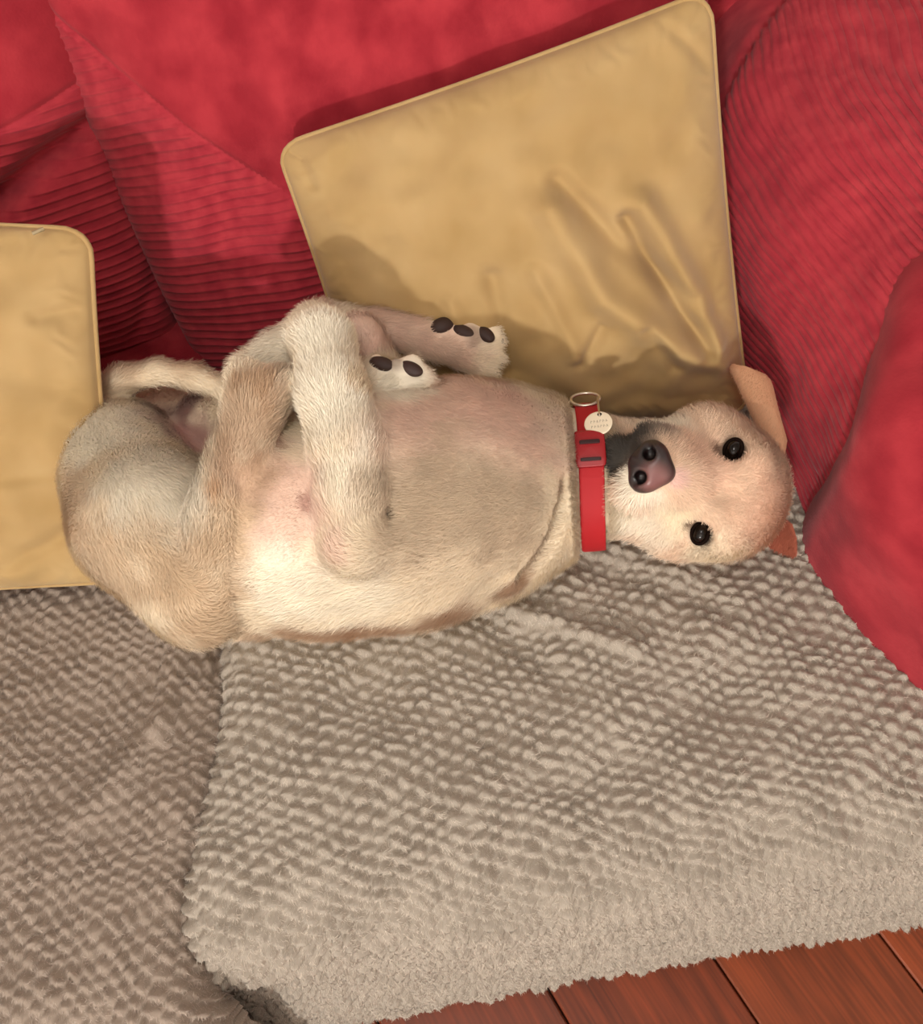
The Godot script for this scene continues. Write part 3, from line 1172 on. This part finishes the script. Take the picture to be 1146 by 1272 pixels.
	# tail curled over between the thighs
	chain(B, [[Vector3(-0.339, 0.545, -0.0331), 0.0189], [Vector3(-0.3247, 0.566, -0.0458), 0.0151], [Vector3(-0.3007, 0.58, -0.0546), 0.0121], [Vector3(-0.2652, 0.593, -0.0537), 0.0098], [Vector3(-0.2312, 0.598, -0.045), 0.0097], [Vector3(-0.201, 0.6, -0.0292), 0.0089], [Vector3(-0.174, 0.596, -0.0142), 0.0075]], 0.007)
	# toes: far hind paw, near hind paw
	chain(B, [[Vector3(0.0036, 0.6, -0.0931), 0.0121], [Vector3(0.0195, 0.6, -0.1104), 0.0079], [Vector3(0.0267, 0.597, -0.1083), 0.0058]], 0.006)
	chain(B, [[Vector3(0.005, 0.598, -0.0854), 0.0121], [Vector3(0.0251, 0.598, -0.0949), 0.0086], [Vector3(0.0329, 0.594, -0.089), 0.0064]], 0.006)
	chain(B, [[Vector3(0.0064, 0.592, -0.0814), 0.0129], [Vector3(0.0236, 0.59, -0.0794), 0.0093], [Vector3(0.0315, 0.586, -0.0763), 0.0072]], 0.006)
	chain(B, [[Vector3(0.0007, 0.584, -0.079), 0.0122], [Vector3(0.018, 0.58, -0.0712), 0.0086], [Vector3(0.0251, 0.578, -0.0673), 0.0065]], 0.006)
	chain(B, [[Vector3(-0.0494, 0.634, -0.0201), 0.0112], [Vector3(-0.0403, 0.636, -0.027), 0.0073], [Vector3(-0.0329, 0.634, -0.0193), 0.0053]], 0.005)
	chain(B, [[Vector3(-0.0467, 0.632, -0.015), 0.0112], [Vector3(-0.031, 0.63, -0.0184), 0.0073], [Vector3(-0.0244, 0.627, -0.0132), 0.0053]], 0.005)
	chain(B, [[Vector3(-0.0482, 0.626, -0.0115), 0.0112], [Vector3(-0.0297, 0.624, -0.0097), 0.0073], [Vector3(-0.0232, 0.621, -0.0062), 0.0053]], 0.005)
	chain(B, [[Vector3(-0.0717, 0.634, -0.0184), 0.0092], [Vector3(-0.0689, 0.642, -0.027), 0.0052]], 0.005)
	# furry ridges between the pads
	chain(B, [[Vector3(-0.0078, 0.598, -0.0892), 0.0057], [Vector3(-0.0085, 0.608, -0.101), 0.0043]], 0.005)
	chain(B, [[Vector3(0.0121, 0.598, -0.0854), 0.0057], [Vector3(0.0114, 0.606, -0.1009), 0.0043]], 0.005)
	chain(B, [[Vector3(0.0278, 0.594, -0.0834), 0.005], [Vector3(0.0308, 0.6, -0.0988), 0.0036]], 0.005)
	chain(B, [[Vector3(-0.0528, 0.636, -0.0083), 0.0052], [Vector3(-0.0527, 0.646, -0.0201), 0.0039]], 0.005)
	# folds where the legs meet the trunk
	chain(B, [[Vector3(0.0809, 0.604, 0.066), 0.0026], [Vector3(0.0768, 0.591, 0.0911), 0.0045], [Vector3(0.067, 0.572, 0.1127), 0.0058], [Vector3(0.051, 0.56, 0.1281), 0.0065]], 0.008, -1.0)
	chain(B, [[Vector3(-0.1587, 0.6, 0.0468), 0.0046], [Vector3(-0.1624, 0.57, 0.1086), 0.0058], [Vector3(-0.1814, 0.52, 0.1487), 0.006]], 0.014, -1.0)
	chain(B, [[Vector3(-0.0587, 0.635, 0.0711), 0.0037], [Vector3(-0.0548, 0.63, 0.1153), 0.0036], [Vector3(-0.0624, 0.61, 0.1386), 0.0036]], 0.016, -1.0)
	var body := mesh_field(B, 0.0042)
	var cream := rgb(236, 219, 192)
	var tan_ := rgb(206, 178, 146)
	var pink := rgb(222, 186, 168)
	var white := rgb(242, 232, 212)
	var grey := rgb(198, 176, 150)
	var brown := rgb(178, 146, 118)
	var paints := [
		[Vector3(-0.0083, 0.6428, 0.0185), 0.10, pink, 0.75], [Vector3(0.0422, 0.6379, 0.0387), 0.07, pink, 0.7], [Vector3(-0.0503, 0.6516, 0.0716), 0.06, pink, 0.5],
		[Vector3(-0.1359, 0.6228, 0.1108), 0.07, pink, 0.85], [Vector3(-0.1406, 0.5892, 0.148), 0.05, white, 0.7],
		[Vector3(-0.0018, 0.6261, 0.1129), 0.085, grey, 0.9], [Vector3(0.0415, 0.6086, 0.1094), 0.055, grey, 0.8], [Vector3(-0.0437, 0.6377, 0.1131), 0.05, grey, 0.7], [Vector3(-0.055, 0.6253, 0.1473), 0.045, grey, 0.35],
		[Vector3(-0.0774, 0.6637, 0.1088), 0.03, white, 0.6], [Vector3(-0.0633, 0.6547, 0.1134), 0.022, grey, 0.8], [Vector3(-0.089, 0.6286, 0.1477), 0.020, rgb(226, 184, 166), 0.6],
		[Vector3(-0.0881, 0.5861, 0.1534), 0.06, white, 0.6], [Vector3(-0.008, 0.5888, 0.1443), 0.04, cream, 0.6],
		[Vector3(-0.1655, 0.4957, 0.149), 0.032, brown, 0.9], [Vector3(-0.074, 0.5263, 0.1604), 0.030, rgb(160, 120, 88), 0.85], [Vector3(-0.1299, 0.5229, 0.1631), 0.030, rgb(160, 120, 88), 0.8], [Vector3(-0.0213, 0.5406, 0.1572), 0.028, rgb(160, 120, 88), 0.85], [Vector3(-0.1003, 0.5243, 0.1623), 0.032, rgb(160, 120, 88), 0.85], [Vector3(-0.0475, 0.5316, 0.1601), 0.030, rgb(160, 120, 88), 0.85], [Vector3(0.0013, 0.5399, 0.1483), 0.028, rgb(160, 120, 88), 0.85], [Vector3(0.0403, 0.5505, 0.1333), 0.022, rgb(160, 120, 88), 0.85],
		[Vector3(-0.2079, 0.5906, 0.1276), 0.075, tan_, 0.85], [Vector3(-0.2524, 0.6018, 0.1052), 0.05, tan_, 0.5], [Vector3(-0.3146, 0.5863, 0.0729), 0.045, tan_, 0.8], [Vector3(-0.2026, 0.5501, 0.1632), 0.05, tan_, 0.9], [Vector3(-0.282, 0.5744, 0.1258), 0.06, tan_, 0.7],
		[Vector3(-0.1693, 0.6295, 0.0861), 0.038, brown, 0.75], [Vector3(-0.1594, 0.6569, 0.0529), 0.045, brown, 0.8], [Vector3(-0.1517, 0.6717, 0.0274), 0.03, rgb(184, 148, 116), 0.85], [Vector3(-0.1838, 0.6065, 0.1153), 0.036, tan_, 0.8], [Vector3(-0.19, 0.6216, 0.0956), 0.014, rgb(178, 124, 76), 0.7], [Vector3(-0.138, 0.6713, 0.0113), 0.012, rgb(120, 96, 78), 0.6],
		[Vector3(-0.2971, 0.5983, 0.0089), 0.05, white, 1.0], [Vector3(-0.2446, 0.6094, 0.065), 0.058, white, 1.0], [Vector3(-0.2132, 0.6041, 0.0918), 0.04, white, 0.7],
		[Vector3(-0.2613, 0.5633, -0.0263), 0.04, rgb(176, 150, 136), 0.8], [Vector3(-0.237, 0.5468, -0.0033), 0.04, rgb(170, 128, 120), 0.9], [Vector3(-0.2461, 0.5579, -0.044), 0.022, rgb(120, 84, 80), 0.8],
		[Vector3(-0.3265, 0.5758, -0.0345), 0.03, tan_, 0.8], [Vector3(-0.2906, 0.5941, -0.0601), 0.025, tan_, 0.7], [Vector3(-0.2368, 0.6065, -0.0495), 0.02, tan_, 0.5],
		[Vector3(-0.0944, 0.6827, 0.0425), 0.06, white, 0.9], [Vector3(-0.1075, 0.6862, -0.018), 0.035, white, 0.9], [Vector3(-0.1504, 0.6556, -0.0245), 0.04, white, 0.8],
		[Vector3(-0.0829, 0.6343, -0.0565), 0.028, rgb(208, 176, 160), 0.9], [Vector3(-0.0655, 0.6117, -0.0908), 0.05, pink, 0.8], [Vector3(-0.0091, 0.6051, -0.0782), 0.04, pink, 0.7], [Vector3(-0.1225, 0.6171, -0.1076), 0.025, rgb(190, 156, 136), 0.8],
		[Vector3(-0.0475, 0.6349, -0.0042), 0.045, white, 1.0], [Vector3(-0.0753, 0.6718, 0.026), 0.02, rgb(206, 178, 140), 0.7],
		[Vector3(-0.1437, 0.6277, 0.0545), 0.014, rgb(160, 116, 100), 0.7], [Vector3(-0.1142, 0.6294, 0.1042), 0.012, rgb(150, 104, 92), 0.7],
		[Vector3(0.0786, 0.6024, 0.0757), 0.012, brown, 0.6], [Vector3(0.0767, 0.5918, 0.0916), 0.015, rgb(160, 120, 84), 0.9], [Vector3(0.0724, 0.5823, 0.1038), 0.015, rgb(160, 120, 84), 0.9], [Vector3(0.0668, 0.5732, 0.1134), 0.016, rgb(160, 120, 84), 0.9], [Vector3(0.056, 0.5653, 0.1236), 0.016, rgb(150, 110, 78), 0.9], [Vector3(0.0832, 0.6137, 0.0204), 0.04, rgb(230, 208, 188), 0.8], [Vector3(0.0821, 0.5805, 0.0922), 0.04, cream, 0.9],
		[Vector3(0.0106, 0.609, -0.0849), 0.016, rgb(90, 66, 60), 0.55], [Vector3(-0.055, 0.649, -0.0192), 0.012, rgb(110, 80, 66), 0.6],
	]
	var lengths := [
		[Vector3(-0.0083, 0.6428, 0.0185), 0.09, 0.75], [Vector3(-0.1391, 0.6222, 0.1105), 0.06, 0.35], [Vector3(-0.2419, 0.5484, -0.0153), 0.04, 0.3],
		[Vector3(-0.2446, 0.6094, 0.065), 0.07, 1.5], [Vector3(-0.2971, 0.5983, 0.0089), 0.05, 1.3], [Vector3(-0.2078, 0.6077, 0.1015), 0.05, 1.4],
		[Vector3(0.0191, 0.6045, -0.0834), 0.03, 0.6], [Vector3(-0.0346, 0.6366, -0.0112), 0.03, 0.7], [Vector3(-0.0169, 0.6106, -0.0919), 0.015, 0.1], [Vector3(0.0021, 0.6098, -0.0861), 0.014, 0.1], [Vector3(0.0212, 0.6059, -0.0868), 0.013, 0.1], [Vector3(-0.0634, 0.6414, -0.0207), 0.015, 0.1], [Vector3(-0.0423, 0.642, -0.0151), 0.018, 0.1], [Vector3(-0.0829, 0.6343, -0.0565), 0.025, 0.35],
	]
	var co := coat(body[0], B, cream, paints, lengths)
	# head, in its own frame: about the point between the eyes
	var Hd := []
	chain(Hd, [[Vector3(0.2126, 0.5205, 0.0156), 0.054], [Vector3(0.1191, 0.524, 0.0096), 0.0513]], 0.012)
	blob(Hd, [Vector3(0.2323, 0.5487, 0.0241), 0.044], 0.02)
	blob(Hd, [Vector3(0.2207, 0.5288, 0.0491), 0.044], 0.02)
	blob(Hd, [Vector3(0.2317, 0.5444, 0.0435), 0.043], 0.02)
	blob(Hd, [Vector3(0.2129, 0.5641, -0.0039), 0.029], 0.02)
	blob(Hd, [Vector3(0.1857, 0.5172, 0.055), 0.029], 0.02)
	chain(Hd, [[Vector3(0.2129, 0.5562, 0.0442), 0.032], [Vector3(0.1785, 0.584, 0.0505), 0.024], [Vector3(0.1596, 0.5976, 0.0525), 0.017]], 0.022)
	chain(Hd, [[Vector3(0.1789, 0.5688, 0.0249), 0.029], [Vector3(0.1553, 0.5998, 0.032), 0.019]], 0.012)
	chain(Hd, [[Vector3(0.1721, 0.557, 0.0396), 0.029], [Vector3(0.1451, 0.5822, 0.054), 0.019]], 0.012)
	chain(Hd, [[Vector3(0.1807, 0.5241, 0.0037), 0.036], [Vector3(0.1501, 0.5617, 0.0195), 0.022], [Vector3(0.1301, 0.5838, 0.0279), 0.014]], 0.014)
	blob(Hd, [Vector3(0.2392, 0.5855, 0.0362), 0.015], 0.016)
	blob(Hd, [Vector3(0.2175, 0.548, 0.0833), 0.015], 0.016)
	# eye sockets, stop and mouth line
	blob(Hd, [Vector3(0.2227, 0.5959, 0.0301), 0.011], 0.008, -1.0)
	blob(Hd, [Vector3(0.1975, 0.5525, 0.0845), 0.011], 0.008, -1.0)
	chain(Hd, [[Vector3(0.2135, 0.5847, 0.0672), 0.005], [Vector3(0.2317, 0.5888, 0.0789), 0.003]], 0.02, -1.0)
	chain(Hd, [[Vector3(0.1248, 0.5897, 0.0492), 0.0016], [Vector3(0.1344, 0.5614, 0.0555), 0.002], [Vector3(0.1503, 0.5321, 0.0559), 0.0016]], 0.006, -1.0)
	chain(Hd, [[Vector3(0.1343, 0.6061, 0.0286), 0.0016], [Vector3(0.1561, 0.5989, 0.0085), 0.002], [Vector3(0.1802, 0.5837, -0.0088), 0.0016]], 0.006, -1.0)
	chain(Hd, [[Vector3(0.1341, 0.6096, 0.0504), 0.0013], [Vector3(0.1286, 0.5995, 0.0398), 0.0013]], 0.004, -1.0)
	var head := mesh_field(Hd, 0.0027)
	var face := rgb(226, 195, 168)
	var dark := rgb(62, 57, 52)
	var hp := [
		[Vector3(0.1779, 0.5323, 0.009), 0.07, white, 0.95], [Vector3(0.1581, 0.5481, 0.0533), 0.05, white, 0.8], [Vector3(0.1792, 0.5657, -0.0046), 0.035, white, 0.6],
		[Vector3(0.1785, 0.5616, 0.0734), 0.03, rgb(240, 222, 190), 0.8], [Vector3(0.2199, 0.5366, 0.093), 0.04, rgb(240, 224, 196), 0.8],
		[Vector3(0.1996, 0.5918, 0.0393), 0.035, rgb(224, 184, 160), 0.7], [Vector3(0.2517, 0.5666, 0.0705), 0.05, rgb(220, 180, 154), 0.8], [Vector3(0.276, 0.5448, 0.0779), 0.04, rgb(206, 158, 128), 0.7],
		[Vector3(0.1381, 0.6022, 0.0354), 0.034, dark, 0.95], [Vector3(0.1274, 0.5843, 0.0244), 0.032, dark, 0.9], [Vector3(0.1465, 0.6041, 0.0217), 0.028, dark, 0.9], [Vector3(0.1187, 0.5836, 0.0306), 0.026, dark, 0.9], [Vector3(0.1485, 0.6126, 0.0458), 0.016, dark, 0.8], [Vector3(0.1651, 0.607, 0.0218), 0.018, rgb(150, 134, 120), 0.6],
		[Vector3(0.1341, 0.601, 0.0571), 0.012, white, 0.9], [Vector3(0.1466, 0.5926, 0.067), 0.018, white, 0.8],
		[Vector3(0.1718, 0.6056, 0.0646), 0.012, rgb(226, 186, 176), 0.8],
		[Vector3(0.2249, 0.592, 0.028), 0.0155, rgb(70, 50, 40), 0.95], [Vector3(0.1998, 0.5486, 0.0824), 0.0155, rgb(70, 50, 40), 0.95], [Vector3(0.1925, 0.5553, 0.0763), 0.013, rgb(96, 66, 46), 0.85], [Vector3(0.2124, 0.5909, 0.0309), 0.013, rgb(96, 68, 52), 0.85],
		[Vector3(0.1598, 0.6136, 0.0654), 0.010, rgb(190, 150, 140), 0.5],
	]
	var hl := [[Vector3(0.1493, 0.6059, 0.0544), 0.036, 0.35], [Vector3(0.2097, 0.575, 0.0577), 0.06, 0.6], [Vector3(0.224, 0.5935, 0.0288), 0.015, 0.0], [Vector3(0.1989, 0.5502, 0.0832), 0.015, 0.0], [Vector3(0.1472, 0.6161, 0.0616), 0.018, 0.0], [Vector3(0.1281, 0.57, 0.0703), 0.035, 1.7], [Vector3(0.1315, 0.57, -0.0038), 0.02, 1.5]]
	var hc := coat(head[0], Hd, face, hp, hl)
	# hair on the head lies back from the nose
	for i in (head[0] as PackedVector3Array).size():
		var away: Vector3 = (head[0][i] - Vector3(0.1505, 0.6169, 0.0637)).normalized()
		var w := smooth(0.14, 0.05, (head[0][i] - Vector3(0.1505, 0.6169, 0.0637)).length())
		hc[1][i] = (hc[1][i] as Vector3).lerp(away, w)
	# the collar presses hair and skin in
	for which in [body, head]:
		var q: PackedVector3Array = which[0]
		for i in q.size():
			var d: Vector3 = q[i] - Vector3(0.1142, 0.528, 0.0123)
			var ax := absf(d.dot(Vector3(0.9926, 0.1218, 0.0002)))
			var out := d - Vector3(0.9926, 0.1218, 0.0002) * d.dot(Vector3(0.9926, 0.1218, 0.0002))
			if ax < 0.018 and out.length() < 0.1 and out.length() > 0.0625:
				q[i] = q[i] - out.normalized() * (out.length() - 0.0625) * smooth(0.018, 0.0135, ax)
		which[0] = q
	# the hair is pressed flat under the collar
	for q in [[body[0], co[2]], [head[0], hc[2]]]:
		for i in (q[0] as PackedVector3Array).size():
			var d: Vector3 = q[0][i] - Vector3(0.1142, 0.528, 0.0123)
			if absf(d.dot(Vector3(0.9926, 0.1218, 0.0002))) < 0.0115 and d.length() < 0.09:
				q[1][i] = 0.0
	var a1 := solid(body[0], body[1], null, co[0])
	var a2 := solid(head[0], head[1], null, hc[0])
	var st := SurfaceTool.new()
	st.begin(Mesh.PRIMITIVE_TRIANGLES)
	st.append_from(to_mesh(a1), 0, Transform3D.IDENTITY)
	st.append_from(to_mesh(a2), 0, Transform3D.IDENTITY)
	var whole := st.commit()
	var drop := -t.position
	part("body", whole, skin, t).position = drop
	# ears
	var e1 := ear_arrays([Vector3(0.277, 0.512, -0.0011), Vector3(0.2804, 0.538, -0.0274), Vector3(0.2693, 0.555, -0.0491), Vector3(0.2611, 0.562, -0.0874)], [Vector3(0.8274, 0.1853, 0.5302), Vector3(0.8274, 0.1853, 0.5302), Vector3(0.8274, 0.1853, 0.5302), Vector3(0.8274, 0.1853, 0.5302)], [0.014, 0.0140, 0.0165, 0.0215], Vector3(-0.4471, 0.7886, 0.422), 0.006, -0.3)
	var e2 := ear_arrays([Vector3(0.2602, 0.525, 0.0377), Vector3(0.2762, 0.51, 0.0426), Vector3(0.2831, 0.5, 0.0516), Vector3(0.289, 0.485, 0.0663)], [Vector3(0.8274, 0.1853, 0.5302), Vector3(0.8274, 0.1853, 0.5302), Vector3(0.8274, 0.1853, 0.5302), Vector3(0.8274, 0.1853, 0.5302)], [0.016, 0.020, 0.018, 0.014], Vector3(-0.4471, 0.7886, 0.422), 0.006, 0.3)
	var hair_parts := [[body[0], a1[Mesh.ARRAY_NORMAL], co[0], co[1], a1[Mesh.ARRAY_INDEX], co[2]], [head[0], a2[Mesh.ARRAY_NORMAL], hc[0], hc[1], a2[Mesh.ARRAY_INDEX], hc[2]]]
	for q in [[e1, rgb(226, 176, 140), -Vector3(0.3399, 0.5863, -0.7354)], [e2, rgb(136, 72, 54), -Vector3(0.3399, 0.5863, -0.7354)]]:
		var arr: Array = q[0]
		var n: int = arr[Mesh.ARRAY_VERTEX].size()
		var cc := PackedColorArray()
		cc.resize(n)
		cc.fill(q[1])
		arr[Mesh.ARRAY_COLOR] = cc
		part("ear", to_mesh(arr), skin, t).position = drop
		var fl := PackedVector3Array()
		fl.resize(n)
		fl.fill(q[2])
		var ln := PackedFloat32Array()
		ln.resize(n)
		ln.fill(0.4)
		hair_parts.append([arr[Mesh.ARRAY_VERTEX], arr[Mesh.ARRAY_NORMAL], cc, fl, arr[Mesh.ARRAY_INDEX], ln])
	# coat
	var hm := mat(Color.WHITE, 0.7, 0.2, 0.25)
	hm.vertex_color_use_as_albedo = true
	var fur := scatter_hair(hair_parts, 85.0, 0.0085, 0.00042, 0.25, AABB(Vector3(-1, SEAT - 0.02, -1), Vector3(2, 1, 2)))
	fur.name = "coat"
	fur.material_override = hm
	fur.set_meta("kind", "stuff")
	fur.position = drop
	t.add_child(fur, true)
	# eyes
	var eye_m := mat(Color(0.07, 0.042, 0.028), 0.1, 0.0, 0.4)
	var lid_m := mat(Color(0.10, 0.065, 0.05), 0.95, 0.0, 0.1)
	var fb := Basis(Vector3(0.3399, 0.5863, -0.7354), Vector3(0.8274, 0.1853, 0.5302), Vector3(-0.4471, 0.7886, 0.422))
	for s in [Vector3(0.2265, 0.5892, 0.0265), Vector3(0.2013, 0.5458, 0.0809)]:
		var o := part("eye", ball(Vector3(0.0094, 0.0072, 0.0082), fb), eye_m, t)
		o.position = s + drop
		var ring := PackedVector3Array()
		for i in 24:
			var a := TAU * i / 24.0
			ring.append(fb * Vector3(cos(a) * 0.0094, sin(a) * 0.0070, 0.0045 - 0.002 * absf(cos(a))))
		part("eyelid", tube(ring, 0.0016, 8, true), lid_m, t).position = s + drop
	# nose
	var N := []
	chain(N, [[Vector3(0.147, 0.6102, 0.0677), 0.012], [Vector3(0.1525, 0.6196, 0.0559), 0.012]], 0.008)
	chain(N, [[Vector3(0.1598, 0.6136, 0.0654), 0.009], [Vector3(0.1415, 0.6131, 0.0565), 0.009]], 0.008)
	chain(N, [[Vector3(0.1422, 0.603, 0.0665), 0.008], [Vector3(0.151, 0.6183, 0.0474), 0.008]], 0.008)
	for s in [1.0, -1.0]:
		var a: Vector3 = Vector3(0.3399, 0.5863, -0.7354) * (s * 0.0090) + Vector3(0.1414, 0.6264, 0.0671)
		var b: Vector3 = Vector3(0.3399, 0.5863, -0.7354) * (s * 0.0100) + Vector3(0.1446, 0.6191, 0.0628)
		var c: Vector3 = Vector3(0.3399, 0.5863, -0.7354) * (s * 0.0170) + Vector3(0.1396, 0.6197, 0.0609)
		var d: Vector3 = Vector3(0.3399, 0.5863, -0.7354) * (s * 0.0225) + Vector3(0.141, 0.6138, 0.0569)
		chain(N, [[a, 0.0052], [b, 0.0048]], 0.004, -1.0)
		chain(N, [[a, 0.0030], [c, 0.0026], [d, 0.0014]], 0.004, -1.0)
	chain(N, [[Vector3(0.1421, 0.6252, 0.0665), 0.001], [Vector3(0.1289, 0.6156, 0.0527), 0.0012]], 0.003, -1.0)
	var nose := mesh_field(N, 0.0013)
	var ncol := PackedColorArray()
	for p in nose[0]:
		var c := rgb(48, 42, 42)
		c = c.lerp(rgb(138, 92, 88), 0.75 * smooth(0.020, 0.005, (p - Vector3(0.1505, 0.619, 0.0763)).length()))
		for s in [1.0, -1.0]:
			c = c.lerp(rgb(14, 11, 11), smooth(0.0085, 0.005, (p - (Vector3(0.3399, 0.5863, -0.7354) * (s * 0.0095) + Vector3(0.1446, 0.6191, 0.0628))).length()))
		ncol.append(c)
	var nm := mat(Color.WHITE, 0.38, 0.0, 0.5)
	nm.vertex_color_use_as_albedo = true
	part("nose", to_mesh(solid(nose[0], nose[1], null, ncol)), nm, t, "dark nose with a pinkish upper edge").position = drop
	# pads and claws
	var pad := mat(Color(0.20, 0.12, 0.10), 0.65)
	var claw := mat(Color(0.16, 0.12, 0.1), 0.35)
	for q in [[Vector3(0.0014, 0.608, -0.0877), 0.0108, 0.0066, -0.45], [Vector3(0.0205, 0.605, -0.0876), 0.0108, 0.0064, -0.8], [Vector3(-0.017, 0.61, -0.0925), 0.0110, 0.0082, 0.5], [Vector3(0.0136, 0.604, -0.1047), 0.006, 0.004, -0.6], [Vector3(-0.0645, 0.644, -0.0201), 0.0108, 0.0064, -0.35], [Vector3(-0.041, 0.642, -0.0168), 0.0108, 0.0062, -0.5]]:
		var o := part("paw_pad", ball(Vector3(q[1], q[2] * 0.8, q[2]), Basis(Vector3.UP, q[3])), pad, t)
		o.position = q[0] + drop
	for q in [[Vector3(0.0328, 0.596, -0.0872), Vector3(0.0387, 0.592, -0.087)], [Vector3(0.0315, 0.586, -0.0754), Vector3(0.0367, 0.58, -0.073)], [Vector3(0.0275, 0.597, -0.1083), Vector3(0.0325, 0.595, -0.1053)], [Vector3(-0.0322, 0.634, -0.0193), Vector3(-0.0277, 0.631, -0.0158)], [Vector3(-0.0238, 0.627, -0.0124), Vector3(-0.0198, 0.624, -0.0097)], [Vector3(-0.0225, 0.621, -0.0054), Vector3(-0.0192, 0.618, -0.0019)]]:
		var mid: Vector3 = (q[0] + q[1]) * 0.5 + Vector3(0, 0.0025, 0)
		part("claw", tube(PackedVector3Array([q[0], mid, q[1]]), [0.0034, 0.0027, 0.0006], 8), claw, t).position = drop

# ------------------------------------------------------------------ collar
func collar() -> void:
	var centre := Vector3(0.1142, 0.528, 0.0123)
	var toward := Vector3(-0.1015, 0.8257, 0.555)
	var over := Vector3(-0.0674, 0.5508, -0.8319)
	var along := Vector3(0.9926, 0.1218, 0.0002)
	var t := thing("dog_collar", "red webbing dog collar with buckle and pale metal tag round the dog's neck", "collar", centre)
	var red := mat(Color(0.66, 0.03, 0.08), 0.7, 0.3)
	var R := 0.0648
	var ring := func(a: float, out: float, ax: float) -> Vector3:
		return (toward * cos(a) + over * sin(a)) * (R + out) + along * ax
	var hw := 0.0105
	var v := PackedVector3Array()
	var prof := []
	for i in 17:
		var a := TAU * i / 16.0
		prof.append(Vector2(spow(cos(a), 0.35) * hw, spow(sin(a), 0.6) * 0.0014))
	for j in 97:
		for p in prof:
			var a := TAU * j / 96.0
			var ribs := 0.0002 * sin(p.x * 4000.0)
			v.append(ring.call(a, p.y + ribs, p.x + 0.0012 * sin(a * 2.0)))
	var arr := solid(v, grid_index(16, 96))
	var nn: PackedVector3Array = arr[Mesh.ARRAY_NORMAL]
	var k0 := 17 * 5 + 4
	if nn[k0].dot(v[k0]) < 0.0:
		var idx: PackedInt32Array = arr[Mesh.ARRAY_INDEX]
		for q in range(0, idx.size(), 3):
			var s := idx[q + 1]
			idx[q + 1] = idx[q + 2]
			idx[q + 2] = s
		arr = solid(v, idx)
	part("strap", to_mesh(arr), red, t)
	# side-release buckle, bent to the strap
	var plastic := mat(Color(0.56, 0.03, 0.07), 0.45)
	var bk := func(a0: float, a1: float, h: float, wide: float, lift: float) -> ArrayMesh:
		return sheet(32, 24, func(u: float, w: float) -> Vector3:
			var p := superpoint(Vector3(1, h, wide), 0.3, 0.25, u * TAU, (w - 0.5) * PI)
			return ring.call(lerpf(a0, a1, p.x * 0.5 + 0.5), lift + p.y, p.z), ring.call((a0 + a1) / 2.0, lift, 0.0))
	var buckle := part("buckle", bk.call(0.12, 0.60, 0.0032, 0.0128, 0.003), plastic, t, "darker red plastic buckle")
	part("slot", bk.call(0.19, 0.23, 0.0012, 0.0085, 0.0062), mat(Color(0.16, 0.01, 0.02), 0.6), buckle)
	part("slot", bk.call(0.40, 0.45, 0.0012, 0.0085, 0.0062), mat(Color(0.16, 0.01, 0.02), 0.6), buckle)
	# metal ring and tag
	var steel := mat(Color(0.82, 0.78, 0.72), 0.28)
	steel.metallic = 0.9
	var pts := PackedVector3Array()
	for i in 28:
		var a := TAU * i / 28.0
		pts.append(ring.call(1.30 + 0.11 * sin(a), 0.0062 + 0.004 * sin(a), cos(a) * 0.0125))
	part("ring", tube(pts, 0.0014, 8, true), steel, t, "silver D-shaped ring")
	var tagc: Vector3 = Vector3(0.1139, 0.6006, 0.0072) - centre
	var tn: Vector3 = (toward * 0.93 + over * 0.3 - along * 0.15).normalized()
	var tx: Vector3 = (along - tn * along.dot(tn)).normalized()
	var ty := tn.cross(tx)
	if ty.dot(over) < 0.0:
		ty = -ty
	var tb := Basis(tx, ty, tx.cross(ty))
	var tagm := mat(Color(0.86, 0.80, 0.70), 0.45)
	tagm.metallic = 0.35
	var disc := sheet(48, 20, func(u: float, w: float) -> Vector3:
		var p := superpoint(Vector3(0.0118, 0.0009, 0.0104), 0.3, 1.0, u * TAU, (w - 0.5) * PI)
		return tb * Vector3(p.x, p.z, p.y), Vector3.ZERO)
	var tag := part("tag", disc, tagm, t, "pale oval metal name tag")
	tag.position = tagc
	var ink := mat(Color(0.50, 0.44, 0.37), 0.7)
	var hole := part("hole", ball(Vector3(0.002, 0.0016, 0.0007), tb), mat(Color(0.08, 0.06, 0.05), 0.8), tag)
	hole.position = tb * Vector3(0.0015, 0.0076, 0.0007 * signf(tb.z.dot(tn)))
	# worn, unreadable engraving: two rows of small strokes
	var sg := signf(tb.z.dot(tn))
	for row in 2:
		for i in 6:
			var x := -0.0062 + i * 0.0025 + row * 0.0004
			var y := 0.0016 - row * 0.0045
			var s := PackedVector3Array()
			for q in [Vector2(0, -0.0011), Vector2(0.0003, 0.0011), Vector2(0.0012, 0.0003 - 0.0006 * (i % 3))]:
				s.append(tb * Vector3(x + q.x, y + q.y, 0.00085 * sg))
			part("engraving", tube(s, 0.00022, 5), ink, tag)
	var link := PackedVector3Array()
	var l0: Vector3 = hole.position + tagc
	var l1: Vector3 = ring.call(1.22, 0.0075, 0.0105)
	for i in 20:
		var a := TAU * i / 20.0
		link.append((l0 + l1) * 0.5 + (l1 - l0) * 0.58 * cos(a) + tn * (0.0025 * sin(a)))
	part("link", tube(link, 0.0008, 6, true), steel, t)
